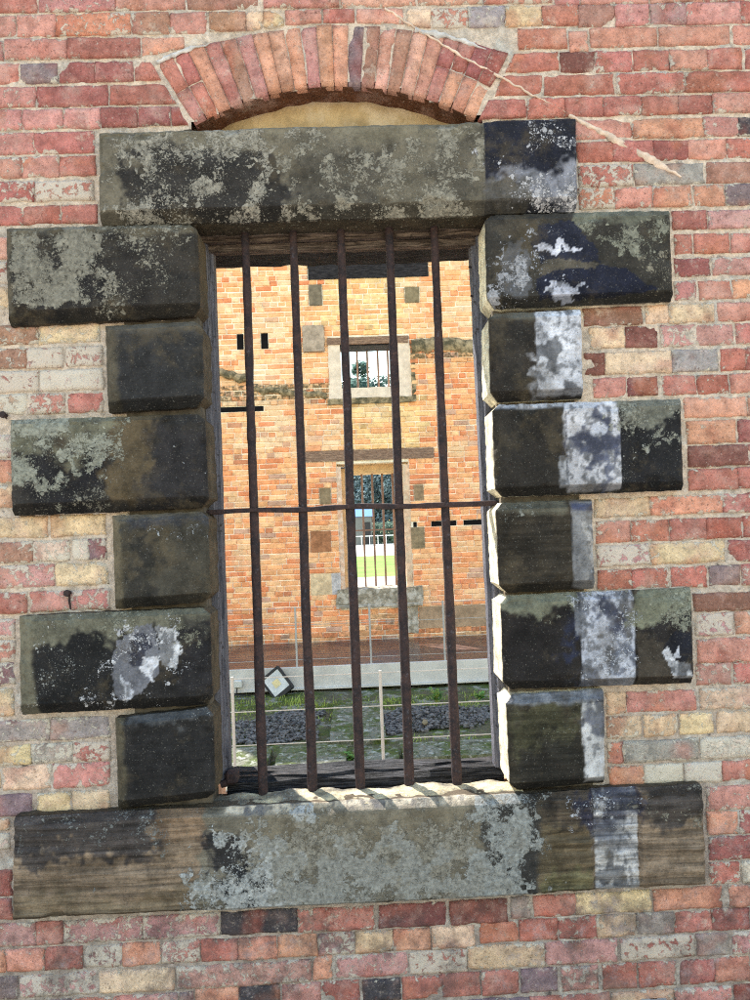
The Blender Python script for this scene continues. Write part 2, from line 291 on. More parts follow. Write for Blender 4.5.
# ------------------------------------------------------------------ the near wall
BR = "-1228,-1121,3272,3334,p;-1111,-950,3272,3334,r;-940,-705,3272,3334,p;-701,-482,3272,3334,p;-1129,-1017,3193,3259,p;-1009,-892,3193,3259,p;-887,-655,3193,3259,O;-648,-533,3193,3259,b;-528,-417,3193,3259,p;-1147,-1058,3119,3180,m;-1050,-858,3119,3180,p;-851,-628,3119,3180,m;-621,-487,3119,3180,o;-1124,-1008,3042,3102,p;-1001,-889,3042,3102,v;-881,-771,3042,3102,m;-767,-653,3042,3102,m;-644,-548,3042,3102,r;-1175,-960,2965,3027,p;-953,-732,2965,3027,m;-724,-512,2965,3027,m;-1119,-1003,2894,2954,p;-996,-878,2894,2954,p;-871,-760,2894,2954,p;-753,-643,2894,2954,m;-634,-539,2894,2954,m;-534,-451,2894,2954,m;-1195,-970,2814,2879,p;-965,-780,2814,2879,r;-1122,-1008,2740,2801,p;-1004,-892,2740,2801,p;-886,-778,2740,2801,r;-1198,-971,2663,2723,R;-965,-786,2663,2723,R;-1117,-1010,2589,2646,r;-1004,-892,2589,2646,r;-885,-777,2589,2646,r;-471,-243,3270,3339,b;-229,10,3270,3339,p;19,255,3270,3339,l;-404,-290,3198,3257,b;-285,-236,3198,3257,c;-232,-166,3198,3257,c;-163,-46,3208,3261,p;-41,59,3208,3261,r;66,215,3208,3261,l;-554,-401,3135,3184,o;186,470,3270,3336,l;479,696,3270,3336,p;183,303,3193,3257,c;309,424,3193,3257,O;428,543,3193,3257,g;546,663,3193,3257,c;668,780,3193,3257,r;335,572,3118,3182,o;586,740,3118,3182,o;538,712,3042,3102,r;500,653,2966,3029,r;445,598,2892,2952,r;604,721,2892,2952,r;667,789,3262,3331,p;793,1015,3262,3331,p;1024,1190,3262,3331,l;1195,1419,3262,3331,p;783,901,3188,3256,b;905,1013,3188,3256,p;1020,1134,3188,3256,V;1138,1314,3188,3256,p;1318,1477,3188,3256,r;818,1036,3119,3178,o;1044,1272,3119,3178,o;1283,1411,3119,3178,p;717,825,3038,3102,d;834,950,3038,3102,r;957,1071,3038,3102,r;1075,1194,3038,3102,p;1197,1309,3038,3102,r;1323,1468,3038,3102,r;662,887,2964,3027,r;898,1117,2964,3027,r;1124,1375,2964,3027,r;727,847,2893,2952,r;853,968,2893,2952,r;974,1092,2893,2952,r;1094,1205,2893,2952,m;1209,1354,2893,2952,p;754,940,2817,2875,p;942,1170,2817,2875,o;1176,1284,2817,2875,p;1288,1411,2817,2875,k;759,871,2743,2804,r;875,1001,2743,2804,r;1005,1116,2743,2804,m;1121,1240,2743,2804,o;1247,1363,2743,2804,r;759,932,2663,2728,R;942,1165,2663,2728,g;1175,1402,2663,2728,b;757,869,2590,2654,O;875,992,2590,2654,o;998,1117,2590,2654,o;1130,1226,2590,2654,o;1236,1350,2590,2654,v;1057,1167,2515,2571,m;1173,1314,2515,2571,P;1059,1112,2435,2495,r;1122,1235,2435,2495,r;1243,1340,2435,2495,p;1055,1166,2363,2417,m;1178,1336,2363,2417,P;1051,1120,2286,2345,p;1129,1234,2286,2345,p;1240,1347,2286,2345,o;754,939,2213,2270,B;954,1026,2213,2270,y;1028,1172,2213,2270,y;1187,1328,2213,2270,p;752,765,2138,2202,y;769,881,2138,2202,c;885,982,2138,2202,d;999,1110,2138,2202,P;1113,1230,2138,2202,P;1244,1323,2138,2202,r;750,811,2055,2122,d;815,1024,2055,2122,y;1032,1175,2055,2122,g;1188,1264,2055,2122,r;1272,1319,2055,2122,r;773,877,1982,2040,p;885,977,1982,2040,d;995,1099,1982,2040,r;1109,1206,1982,2040,r;1215,1314,1982,2040,o;1062,1265,1907,1968,o;1271,1349,1907,1968,o;1066,1220,1824,1893,o;1232,1306,1824,1893,m;1065,1255,1750,1813,d;1261,1340,1750,1813,r;1063,1220,1676,1740,r;1223,1336,1676,1740,r;758,932,1601,1657,y;939,1163,1601,1657,o;1169,1292,1601,1657,p;760,865,1520,1583,p;873,988,1520,1583,r;995,1108,1520,1583,r;1112,1226,1520,1583,m;1232,1327,1520,1583,m;758,922,1447,1509,P;928,1164,1447,1509,y;1180,1284,1447,1509,m;758,863,1371,1431,r;866,981,1371,1431,r;991,1102,1371,1431,r;1114,1208,1371,1431,v;1218,1318,1371,1431,r;1059,1311,1292,1346,B;1062,1179,1215,1283,P;1191,1266,1215,1283,o;1062,1262,1132,1202,o;1055,1164,1062,1128,P;1176,1257,1062,1128,r;767,823,986,1047,c;831,1047,986,1047,p;1063,1253,986,1047,y;765,869,911,973,y;881,983,911,973,y;994,1097,911,973,c;1113,1249,911,973,c;764,808,833,895,p;811,1044,833,895,g;1056,1244,833,895,w;764,870,761,820,o;875,994,761,820,w;1003,1116,761,820,w;1121,1240,761,820,r;1066,1290,672,743,p;1065,1159,597,664,o;1169,1259,597,664,m;1066,1281,519,588,m;1064,1160,445,509,r;1168,1255,445,509,w;-1157,-970,2211,2269,b;-965,-776,2211,2269,c;-1134,-1006,2136,2195,b;-1004,-895,2136,2195,P;-883,-774,2136,2195,P;-1160,-970,2061,2124,R;-964,-771,2061,2124,w;-1137,-1010,1990,2050,w;-1005,-892,1990,2050,p;-877,-773,1990,2050,r;-1169,-955,1608,1670,y;-940,-776,1608,1670,c;-1147,-1000,1531,1593,b;-998,-890,1531,1593,w;-878,-829,1531,1593,w;-827,-774,1531,1593,v;-1172,-936,1455,1519,P;-929,-772,1455,1519,y;-1150,-1021,1377,1436,m;-1011,-892,1377,1436,p;-887,-769,1377,1436,p;-1138,-1060,1300,1357,P;-1139,-1061,1230,1290,p;-1141,-1063,1158,1223,v;-1142,-1069,1066,1146,c;-1137,-962,984,1047,g;-956,-778,984,1047,g;-1180,-1021,915,970,c;-1017,-895,915,970,g;-892,-780,915,970,R;-1106,-963,838,907,c;-954,-782,838,907,p;-1170,-1021,760,823,v;-1002,-903,760,823,c;-896,-786,760,823,c;-1199,-1087,520,595,m;-1201,-1087,451,512,r;-1171,-1091,720,751,c;-1172,-1090,661,709,w;-1182,-1018,371,436,P;-1015,-938,371,436,p;-931,-696,371,436,P;-691,-459,371,436,P;-453,-225,371,436,k;-1184,-1112,295,358,o;-1106,-994,295,358,o;-989,-881,295,358,r;-872,-759,295,358,V;-754,-646,295,358,o;-638,-525,295,358,P;-517,-409,295,358,r;-1185,-1076,216,279,v;-1066,-836,216,279,P;-828,-605,216,279,c;-595,-190,216,279,P;-221,9,366,432,r;28,231,366,432,d;248,425,366,432,d;-404,-291,294,356,o;-284,-166,294,356,o;-160,-52,294,356,V;-46,65,294,356,y;71,182,294,356,o;189,319,294,356,y;-353,-124,221,286,o;-110,108,221,286,P;116,292,221,286,R;-539,-411,149,211,o;-406,-285,149,211,k;-277,-160,149,211,p;-152,-42,149,211,m;-28,84,149,211,k;92,212,149,211,r;376,494,373,436,g;509,635,373,436,r;641,873,373,436,c;884,1096,373,436,o;1121,1247,373,436,o;338,454,303,366,r;460,574,303,366,r;582,699,303,366,R;703,822,303,366,c;825,941,303,366,g;945,1060,303,366,r;1064,1178,303,366,m;296,531,228,293,y;537,759,228,293,P;774,1002,228,293,R;1012,1113,228,293,g;1125,1239,228,293,P;212,329,146,216,r;338,449,146,216,r;459,568,146,216,v;586,695,146,216,P;711,816,146,216,r;826,939,146,216,r;955,1062,146,216,r;1067,1171,146,216,o;-61,86,62,131,r;98,245,62,131,p;258,480,62,131,v;486,728,62,131,r;738,928,62,131,c;934,1110,62,131,p;1122,1229,62,131,d;-1187,-1028,139,202,p;-1020,-918,139,202,v;-910,-798,139,202,r;-788,-597,139,202,p;-587,-476,139,202,v"
BRICKS = []
for q in BR.split(';'):
    a, b, c, d, k = q.split(','); BRICKS.append([int(a)/1000, int(b)/1000, int(c)/1000, int(d)/1000, k])
PAL = {'r': (178, 95, 78, .24), 'R': (178, 94, 80, .62), 'p': (190, 117, 104, .32), 'P': (182, 122, 116, .55), 'm': (156, 79, 69, .18), 'd': (120, 62, 56, .10),
       'o': (202, 130, 98, .22), 'O': (200, 118, 84, .55), 'l': (205, 140, 115, .3), 'c': (212, 178, 134, .25), 'y': (206, 170, 132, .3), 'w': (208, 182, 164, .66),
       'g': (146, 134, 130, .28), 'v': (124, 98, 106, .25), 'V': (160, 110, 110, .55), 'k': (60, 55, 62, .12), 'b': (160, 108, 82, .25), 'B': (140, 92, 68, .1)}
ALB = 1.42
STONES = {  # corners as photo measurements on the face plane: left-top, right-top, right-bottom, left-bottom
 'lintel': ((98, 131), (576, 118), (578, 208), (99, 222)),
 'L1': ((4, 226), (196, 222), (200, 313), (6, 323)), 'L2': ((103, 324), (201, 319), (203, 405), (106, 411)),
 'L3': ((8, 419), (204, 413), (208, 507), (10, 516)), 'L4': ((110, 516), (207, 511), (210, 603), (113, 610)),
 'L5': ((17, 617), (209, 608), (212, 707), (18, 717)), 'L6': ((113, 720), (212, 709), (215, 801), (116, 812)),
 'R1': ((485, 213), (671, 208), (674, 299), (488, 307)), 'R2': ((489, 312), (582, 308), (584, 397), (491, 401)),
 'R3': ((493, 404), (682, 398), (685, 490), (496, 497)), 'R4': ((496, 503), (593, 499), (596, 589), (500, 594)),
 'R5': ((501, 597), (693, 588), (695, 685), (504, 691)), 'R6': ((506, 697), (605, 691), (606, 786), (511, 793)),
 'sill': ((13, 819), (704, 787), (707, 886), (12, 921))}
YF = -0.055
SC = {k: [at(*p, YF) for p in v] for k, v in STONES.items()}      # metres
def sbox(k):
    xs = [p[0] for p in SC[k]]; zs = [p[1] for p in SC[k]]; return min(xs), max(xs), min(zs), max(zs)
# shared vertical line of the opening
OPL, OPR = -.452, .437
ZTOP, ZBOT = 2.565, .80

wall = empty('brick_wall', 'old red brick prison wall in shade with stone blocks framing its barred window', 'wall')
ARC_L, ARC_R = at(195, 125, 0), at(475, 118, 0)
acx = (ARC_L[0]+ARC_R[0])/2; az0 = (ARC_L[1]+ARC_R[1])/2; half = (ARC_R[0]-ARC_L[0])/2
ang = math.radians(29.5); RI = half/math.sin(ang); acz = az0 - RI*math.cos(ang); RO = RI + .232
CROWN = at(337, 25, 0)[1]; R2 = 1.56; C2Z = CROWN-R2
def ro_at(a):
    d = acz-C2Z; return -d*math.cos(a)+math.sqrt(max(R2*R2-(d*math.sin(a))**2, 0))
obst = []
for k in STONES:
    a = sbox(k); obst.append((a[0]-.004, a[1]+.004, a[2]-.003, a[3]+.003))
obst.append((OPL-.05, OPR+.05, .7, 2.7))
def in_arch(x, z, g=.006):
    r = math.hypot(x-acx, z-acz); a = abs(math.atan2(x-acx, z-acz))
    return a < 1.2 and r < ro_at(a)+g and z > az0-.02 and a < ang + (g/r)
# clip measured bricks against each other, then fill what the photo does not show
MEAS = [list(b) for b in BRICKS if b[1]-b[0] > .02 and b[3]-b[2] > .02]
for i, a in enumerate(MEAS):
    for b in MEAS[:i]:
        ox = min(a[1], b[1])-max(a[0], b[0]); oz = min(a[3], b[3])-max(a[2], b[2])
        if ox > .001 and oz > .008:
            if a[0]+a[1] > b[0]+b[1]: a[0] = b[1]+.012
            else: a[1] = b[0]-.012
MEAS = [a for a in MEAS if a[1]-a[0] > .025]
ALLB = MEAS[:]
XL, XR, ZL, ZH = -2.6, 2.7, -.02, 3.75
def fill_row(z0, z1):
    blk = []
    for a in ALLB0:
        if min(z1, a[3])-max(z0, a[2]) > .004: blk.append((a[0]-.011, a[1]+.011))
    for o in obst:
        if min(z1, o[3])-max(z0, o[2]) > .002: blk.append((o[0]-.006, o[1]+.006))
    if z1 > az0-.02:
        xs = [x for x in np.arange(-.9, .9, .01) if in_arch(x, z0) or in_arch(x, z1) or in_arch(x, (z0+z1)/2)]
        if xs: blk.append((min(xs)-.01, max(xs)+.01))
    blk.sort(); free = []; x = XL
    for a, b in blk:
        if a > x: free.append((x, a))
        x = max(x, b)
    if x < XR: free.append((x, XR))
    head = random.random() < .5
    for a, b in free:
        x = a
        while b-x > .035:
            w = (.107 if head else .226)*random.uniform(.95, 1.05)
            if random.random() < .12: head = not head
            if b-x-w < .05: w = b-x
            if w > .27: w = w/2-.006
            key = random.choice('rrrppmooRPlmd') if z0 > 2.4 else random.choice('rrrpPPmoRcvwbd') if z0 < .8 else random.choice('rpPocwybmg')
            ALLB.append([x, x+w, z0, z1, key]); x += w+.011
ALLB0 = MEAS
z = ZL
while z < ZH-.05:
    fill_row(z+.012, z+.0775); z += .0778
print('bricks', len(ALLB))

NV = [0]; BV = []; BF = []; BC = []
def add_brick(x0, x1, z0, z1, key, seed, quad=None, ybase=0.0, tight=1.0):
    if quad is None: x0 -= .002; x1 += .002; z0 -= .002; z1 += .002
    w, h = x1-x0, z1-z0
    vis = -1.25 < (x0+x1)/2 < 1.5 and .0 < z0 < 3.42
    st = .0085 if vis else .022
    nx, nz = max(4, int(w/st)), max(4, int(h/st))
    U, Vv = np.meshgrid(np.linspace(0, 1, nx+1), np.linspace(0, 1, nz+1))
    if quad is None:
        X = x0+U*w; Z = z0+Vv*h
    else:
        q = np.array(quad)  # lb, rb, rt, lt
        X = (1-U)*(1-Vv)*q[0][0]+U*(1-Vv)*q[1][0]+U*Vv*q[2][0]+(1-U)*Vv*q[3][0]
        Z = (1-U)*(1-Vv)*q[0][1]+U*(1-Vv)*q[1][1]+U*Vv*q[2][1]+(1-U)*Vv*q[3][1]
        w = math.hypot(q[1][0]-q[0][0], q[1][1]-q[0][1]); h = math.hypot(q[3][0]-q[0][0], q[3][1]-q[0][1])
    d = np.minimum(np.minimum(U, 1-U)*w, np.minimum(Vv, 1-Vv)*h)
    rough = random.choice([.0015, .003, .003, .005, .007])
    # ragged outline: pull the rim in and out
    k = sst(.02, 0, d)
    X = X + k*(vnoise(X*38, seed*3.1, Z*38, 3)-.5)*.006*tight + (vnoise(X*90, seed*1.3, Z*90, 9)-.5)*.003*k
    Z = Z + k*(vnoise(X*38, seed*5.7, Z*38, 5)-.5)*.006*tight + (vnoise(X*90, seed*2.3, Z*90, 8)-.5)*.003*k
    rr = .0045
    Y = ybase + np.where(d < rr, (rr-np.sqrt(np.maximum(rr*rr-(rr-d)**2, 0)))*.9, 0)
    Y = Y + (fbm(X*26, seed*7.7, Z*26, 1, 3)-.5)*rough*1.3*max(tight, .5) + (fbm(X*110, seed*2.2, Z*110, 2, 2)-.5)*.0025 + random.uniform(-.003, .0015)
    Y = Y + random.uniform(-.003, .003)*(U-.5) + random.uniform(-.003, .003)*(Vv-.5)
    if random.random() < .4*tight:   # a spalled bite
        cx, cz = random.choice([0, 1]), random.choice([0, 1, .5]); rr2 = random.uniform(.12, .35)
        dd = np.sqrt((U-cx)**2*(w/.15)**2+(Vv-cz)**2*.3)+(fbm(X*40, seed, Z*40, 6, 2)-.5)*.3
        Y = Y + sst(rr2, rr2*.5, dd)*random.choice([.002, .003, .004, .007])
    c = PAL[key]; base = lin(c[:3])*ALB*random.uniform(.88, 1.12); lum_ = base.mean(); base = base*.73+lum_*.27+.014
    base = base*np.array([1, random.uniform(.94, 1.06), random.uniform(.92, 1.08)])
    C = np.ones((*X.shape, 4)); C[..., :3] = base
    sec = lin(PAL[random.choice('oprmPb')][:3]); mk = sst(.5, .72, fbm(X*14, seed*3.3, Z*14, 11, 3))[..., None]*.5
    C[..., :3] = C[..., :3]*(1-mk)+sec*mk
    wx_, wz_ = (x0+x1)/2, (z0+z1)/2
    if (wx_ < -.74 and .9 < wz_ < 2.3) or (wx_ > .72 and wz_ < 1.7): C[..., 3] = 0
    ex_ = .22 if (wx_ < -.74 and .9 < wz_ < 2.3) else .12 if (wx_ > .72 and wz_ < 1.7) else 0
    em = ex_ + sst(.014, .002, d)*.5*tight**1.5*sst(.35, .65, fbm(X*20, seed*1.9, Z*20, 15, 3))
    C[..., 3] = np.clip(em + c[3]*random.uniform(.5, 1.5) + .15*(vnoise(X*5, 1, Z*5, 4)-.5), 0, 1)
    n0 = NV[0]; g = np.arange((nx+1)*(nz+1)).reshape(nz+1, nx+1)
    V = np.stack([X, Y, Z], -1).reshape(-1, 3); BV.append(V); BC.append(C.reshape(-1, 4))
    Fq = np.stack([g[:-1, :-1], g[:-1, 1:], g[1:, 1:], g[1:, :-1]], -1).reshape(-1, 4)+n0
    BF.extend(Fq.tolist())
    rim = np.concatenate([g[0, :], g[1:, -1], g[-1, -2::-1], g[-2:0:-1, 0]])
    R = V[rim].copy(); R[:, 1] = ybase+.03; BV.append(R); BC.append(C.reshape(-1, 4)[rim])
    b = n0+len(V); L = len(rim)
    BF.extend([[rim[i]+n0, b+i, b+(i+1) % L, rim[(i+1) % L]+n0] for i in range(L)])
    NV[0] += len(V)+L
def flush(name, mat, parent):
    o = mesh_obj(name, np.concatenate(BV), BF, mat, parent, True, {'Col': np.concatenate(BC)})
    NV[0] = 0; BV.clear(); BF.clear(); BC.clear(); return o
def clip_arch(b):
    """shorten a brick that runs into the arch; None when nothing is left"""
    x0, x1, z0, z1, k = b
    if z1 < az0 or x1 < -.7 or x0 > .8: return ('rect', b)
    # the arch limit at top and bottom of the brick
    def lim(z, side):
        if z < az0: zz = az0
        else: zz = z
        for x in np.arange(0, 1.0, .004):
            if not in_arch(acx+side*x, zz, .012): return acx+side*x
    mid = (x0+x1)/2
    cs = [in_arch(x, zz, .010) for x in (x0, x1) for zz in (z0, z1)]
    if not any(cs) and not any(in_arch(x, zz, .008) for x in np.linspace(x0, x1, 9) for zz in (z0, z1)): return ('rect', b)
    side = -1 if mid < acx else 1
    if z0 > CROWN-.10: # above the crown: lift the underside
        top = max(C2Z+math.sqrt(max((R2+.012)**2-(x-acx)**2, 0)) for x in np.linspace(x0, x1, 9))
        if z1-top > .02:
            hl = C2Z+math.sqrt(max((R2+.012)**2-(x0-acx)**2, 0)); hr = C2Z+math.sqrt(max((R2+.012)**2-(x1-acx)**2, 0))
            return ('quad', [(x0, max(z0, hl)), (x1, max(z0, hr)), (x1, z1), (x0, z1)])
        return None
    lb, lt = lim(z0, side), lim(z1, side)
    if side < 0:
        q = [(x0, z0), (min(x1, lb), z0), (min(x1, lt), z1), (x0, z1)]
        if q[1][0]-x0 < .015 and q[2][0]-x0 < .015: return None
        q[1] = (max(q[1][0], x0+.004), z0); q[2] = (max(q[2][0], x0+.004), z1)
    else:
        q = [(max(x0, lb), z0), (x1, z0), (x1, z1), (max(x0, lt), z1)]
        if x1-q[0][0] < .015 and x1-q[3][0] < .015: return None
        q[0] = (min(q[0][0], x1-.004), z0); q[3] = (min(q[3][0], x1-.004), z1)
    return ('quad', q)
for i, b in enumerate(ALLB):
    r = clip_arch(b)
    if r is None: continue
    if r[0] == 'rect': add_brick(*b[:5], i+1)
    else: add_brick(b[0], b[1], b[2], b[3], b[4], i+1, quad=r[1])
bw = flush('brickwork', M_BRICK, wall)

# mortar sheet with the opening left out
def mortar_sheet():
    xs = np.unique(np.concatenate([np.linspace(XL, XR, 190), [OPL-.02, OPR+.02]])); zs = np.unique(np.concatenate([np.linspace(ZL-.2, ZH, 170), [.62, 2.70]]))
    X, Z = np.meshgrid(xs, zs); Y = .0062 + (fbm(X*22, 0, Z*22, 31, 3)-.5)*.008
    V = np.stack([X, Y, Z], -1).reshape(-1, 3); n = len(xs); Fc = []
    for j in range(len(zs)-1):
        for i in range(n-1):
            cx, cz = (xs[i]+xs[i+1])/2, (zs[j]+zs[j+1])/2
            if OPL-.02 < cx < OPR+.02 and .62 < cz < 2.70: continue
            if abs(cx-acx) < half+.03 and az0-.05 < cz < acz+RI+.03 and math.hypot(cx-acx, cz-acz) < RI+.01: continue
            Fc.append((j*n+i, j*n+i+1, (j+1)*n+i+1, (j+1)*n+i))
    return mesh_obj('mortar_bed', V, Fc, M_MORTAR, wall, True)
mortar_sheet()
# arch
VO = 'pvrmomOdporoorlVObpVodmor'
vk = ['p', 'r', 'o', 'p', 'b', 'p', 'o', 'l', 'o', 'p', 'o', 'o', 'v', 'b', 'l', 'b', 'l', 'o', 'p', 'o', 'l', 'o']
na = len(vk)
for i, k in enumerate(vk):
    a0 = -ang + 2*ang*i/na; a1 = -ang + 2*ang*(i+1)/na; g = .0012
    P = lambda r, a, s: (acx+r*math.sin(a)+s*g*math.cos(a), acz+r*math.cos(a)-s*g*math.sin(a))
    ro = ro_at(a0)+random.uniform(-.004, .004); rp_ = ro_at(a1)+random.uniform(-.004, .004)
    if i in (0, 1) or i >= na-4:
        rm = RI+.12 if i < 2 else RI+.115
        add_brick(0, .05, 0, .12, k, 900+i, tight=.3, quad=[P(RI, a0, 1), P(RI, a1, -1), P(rm-g, a1, -1), P(rm-g, a0, 1)])
        add_brick(0, .05, 0, .12, 'm' if i > 2 else 'r', 950+i, tight=.3, quad=[P(rm+g, a0, 1), P(rm+g, a1, -1), P(rp_, a1, -1), P(ro, a0, 1)])
    else:
        add_brick(0, .05, 0, .23, k, 900+i, tight=.3, quad=[P(RI, a0, 1), P(RI, a1, -1), P(rp_, a1, -1), P(ro, a0, 1)])
flush('brick_arch', M_BRICK, wall)
# arch soffit and the pale infill behind it
sv = []; sf = []
N = 24
for i in range(N+1):
    a = -ang+2*ang*i/N
    for j, y in enumerate((.006, .035, .07, .105)):
        rr = RI+.002*math.sin(i*3.7+j); sv.append((acx+rr*math.sin(a), y, acz+rr*math.cos(a)))
for i in range(N):
    for j in range(3): sf.append((i*4+j, i*4+j+1, (i+1)*4+j+1, (i+1)*4+j))
cc = np.ones((len(sv), 4)); cc[:, :3] = lin((120, 80, 60)); cc[:, 3] = .2
mesh_obj('arch_soffit', sv, sf, M_BRICK, wall, True, {'Col': cc})
M_PLASTER = mat_plain('ochre_infill_plaster', (.50, .36, .20), .95, .35, 10, .1, .008, 50, c2=(.66, .52, .36))
X, Z = np.meshgrid(np.linspace(acx-half-.02, acx+half+.02, 60), np.linspace(az0-.06, acz+RI+.02, 16))
Y = .095+(fbm(X*12, 0, Z*12, 77, 3)-.5)*.02
g = np.arange(60*16).reshape(16, 60)
mesh_obj('arch_infill', np.stack([X, Y, Z], -1).reshape(-1, 3), np.stack([g[:-1, :-1], g[:-1, 1:], g[1:, 1:], g[1:, :-1]], -1).reshape(-1, 4), M_PLASTER, wall, True)
# mass of the wall behind the facing
b = MB(); WT = .42
for x0, x1, z0, z1 in ((XL, -.505, ZL-.2, ZH), (.505, XR, ZL-.2, ZH), (-.505, .505, ZL-.2, .66), (-.505, .505, 2.62, ZH)):
    b.box(x0, x1, .112 if z0 > 2 else .016, WT, z0, z1)
b.build('wall_core', M_CORE, wall)
b = MB()
for x0, x1, z0, z1 in ((XL, -.506, -.3, 3.7), (.506, XR, -.3, 3.7), (-.505, .505, -.3, .66), (-.505, .505, 2.62, 3.7)): b.box(x0, x1, WT+.001, WT+.02, z0, z1)
b.build('bounce_facing', mat_plain('pale_bounce_plaster', (.80, .74, .64), .95, .12, 2, .1, .006), wall)  # unseen pale inner facing, added to bounce sun onto the far wall
# pale streaks of mortar smeared over the arch and down to the right
def streak(name, pts, wid, mat, seed):
    V = []; Fc = []; P = [at(x, y, 0) for x, y in pts]; out = []
    for i in range(len(P)-1):
        n = max(3, int(math.dist(P[i], P[i+1])/.006))
        for k in range(n): out.append(tuple(P[i][j]+(P[i+1][j]-P[i][j])*k/n for j in (0, 1)))
    n = len(out)
    for i, (x, z_) in enumerate(out):
        q = out[min(i+1, n-1)]; p_ = out[max(i-1, 0)]; t = Vector((q[0]-p_[0], q[1]-p_[1])).normalized(); nx_, nz_ = -t.y, t.x
        u = i/n; w = (wid[0]+(wid[1]-wid[0])*u)*(.15+1.7*float(fbm(x*60, seed, z_*60, 5, 4)))
        w *= min(1, (1-u)/.35+.04)
        jit = (float(vnoise(x*55, seed, z_*55, 6))-.5)*.008
        wl = w*(.3+1.5*float(fbm(x*75, seed+3, z_*75, 15, 3))); wr = w*(.3+1.5*float(fbm(x*75, seed+8, z_*75, 16, 3)))
        for s, yy in ((-1, .003), (-.8, -.0015), (.8, -.0015), (1, .003)):
            w = wl if s < 0 else wr
            V.append((x+nx_*(w*s+jit), yy-.003*float(vnoise(x*80, s, z_*80, 3)), z_+nz_*(w*s+jit)))
    for i in range(n-1):
        for j in range(3): Fc.append((i*4+j, i*4+j+1, (i+1)*4+j+1, (i+1)*4+j))
    return mesh_obj(name, V, Fc, mat, wall, True)
M_SMEAR = mat_plain('pale_mortar_smear', (.74, .56, .45), .95, .25, 30, .1, .006, 90)
M_SMEARW = mat_plain('white_mortar_smear', (.62, .58, .57), .95, .35, 30, .1, .006, 90)
streak('mortar_streak', [(385, 8), (420, 31), (468, 60), (503, 78), (529, 93), (567, 114)], (.0028, .0036), M_SMEAR, 1)
streak('mortar_streak', [(569, 115), (600, 131), (622, 144), (650, 159), (683, 177)], (.004, .017), M_SMEAR, 7)
streak('mortar_streak', [(157, 62), (180, 52), (212, 43)], (.006, .004), M_SMEARW, 2)
streak('mortar_streak', [(415, 30), (450, 37), (488, 50)], (.008, .006), M_SMEARW, 3)

# ---- stones
dk, bk, br, gr, wh, bl, nv, tan, ol = (62, 57, 52), (38, 37, 42), (100, 86, 64), (150, 146, 128), (206, 205, 206), (72, 78, 112), (33, 36, 54), (128, 106, 82), (112, 104, 84)
lbl = (168, 184, 184); lol = (146, 142, 124); lpale = (172, 167, 150)
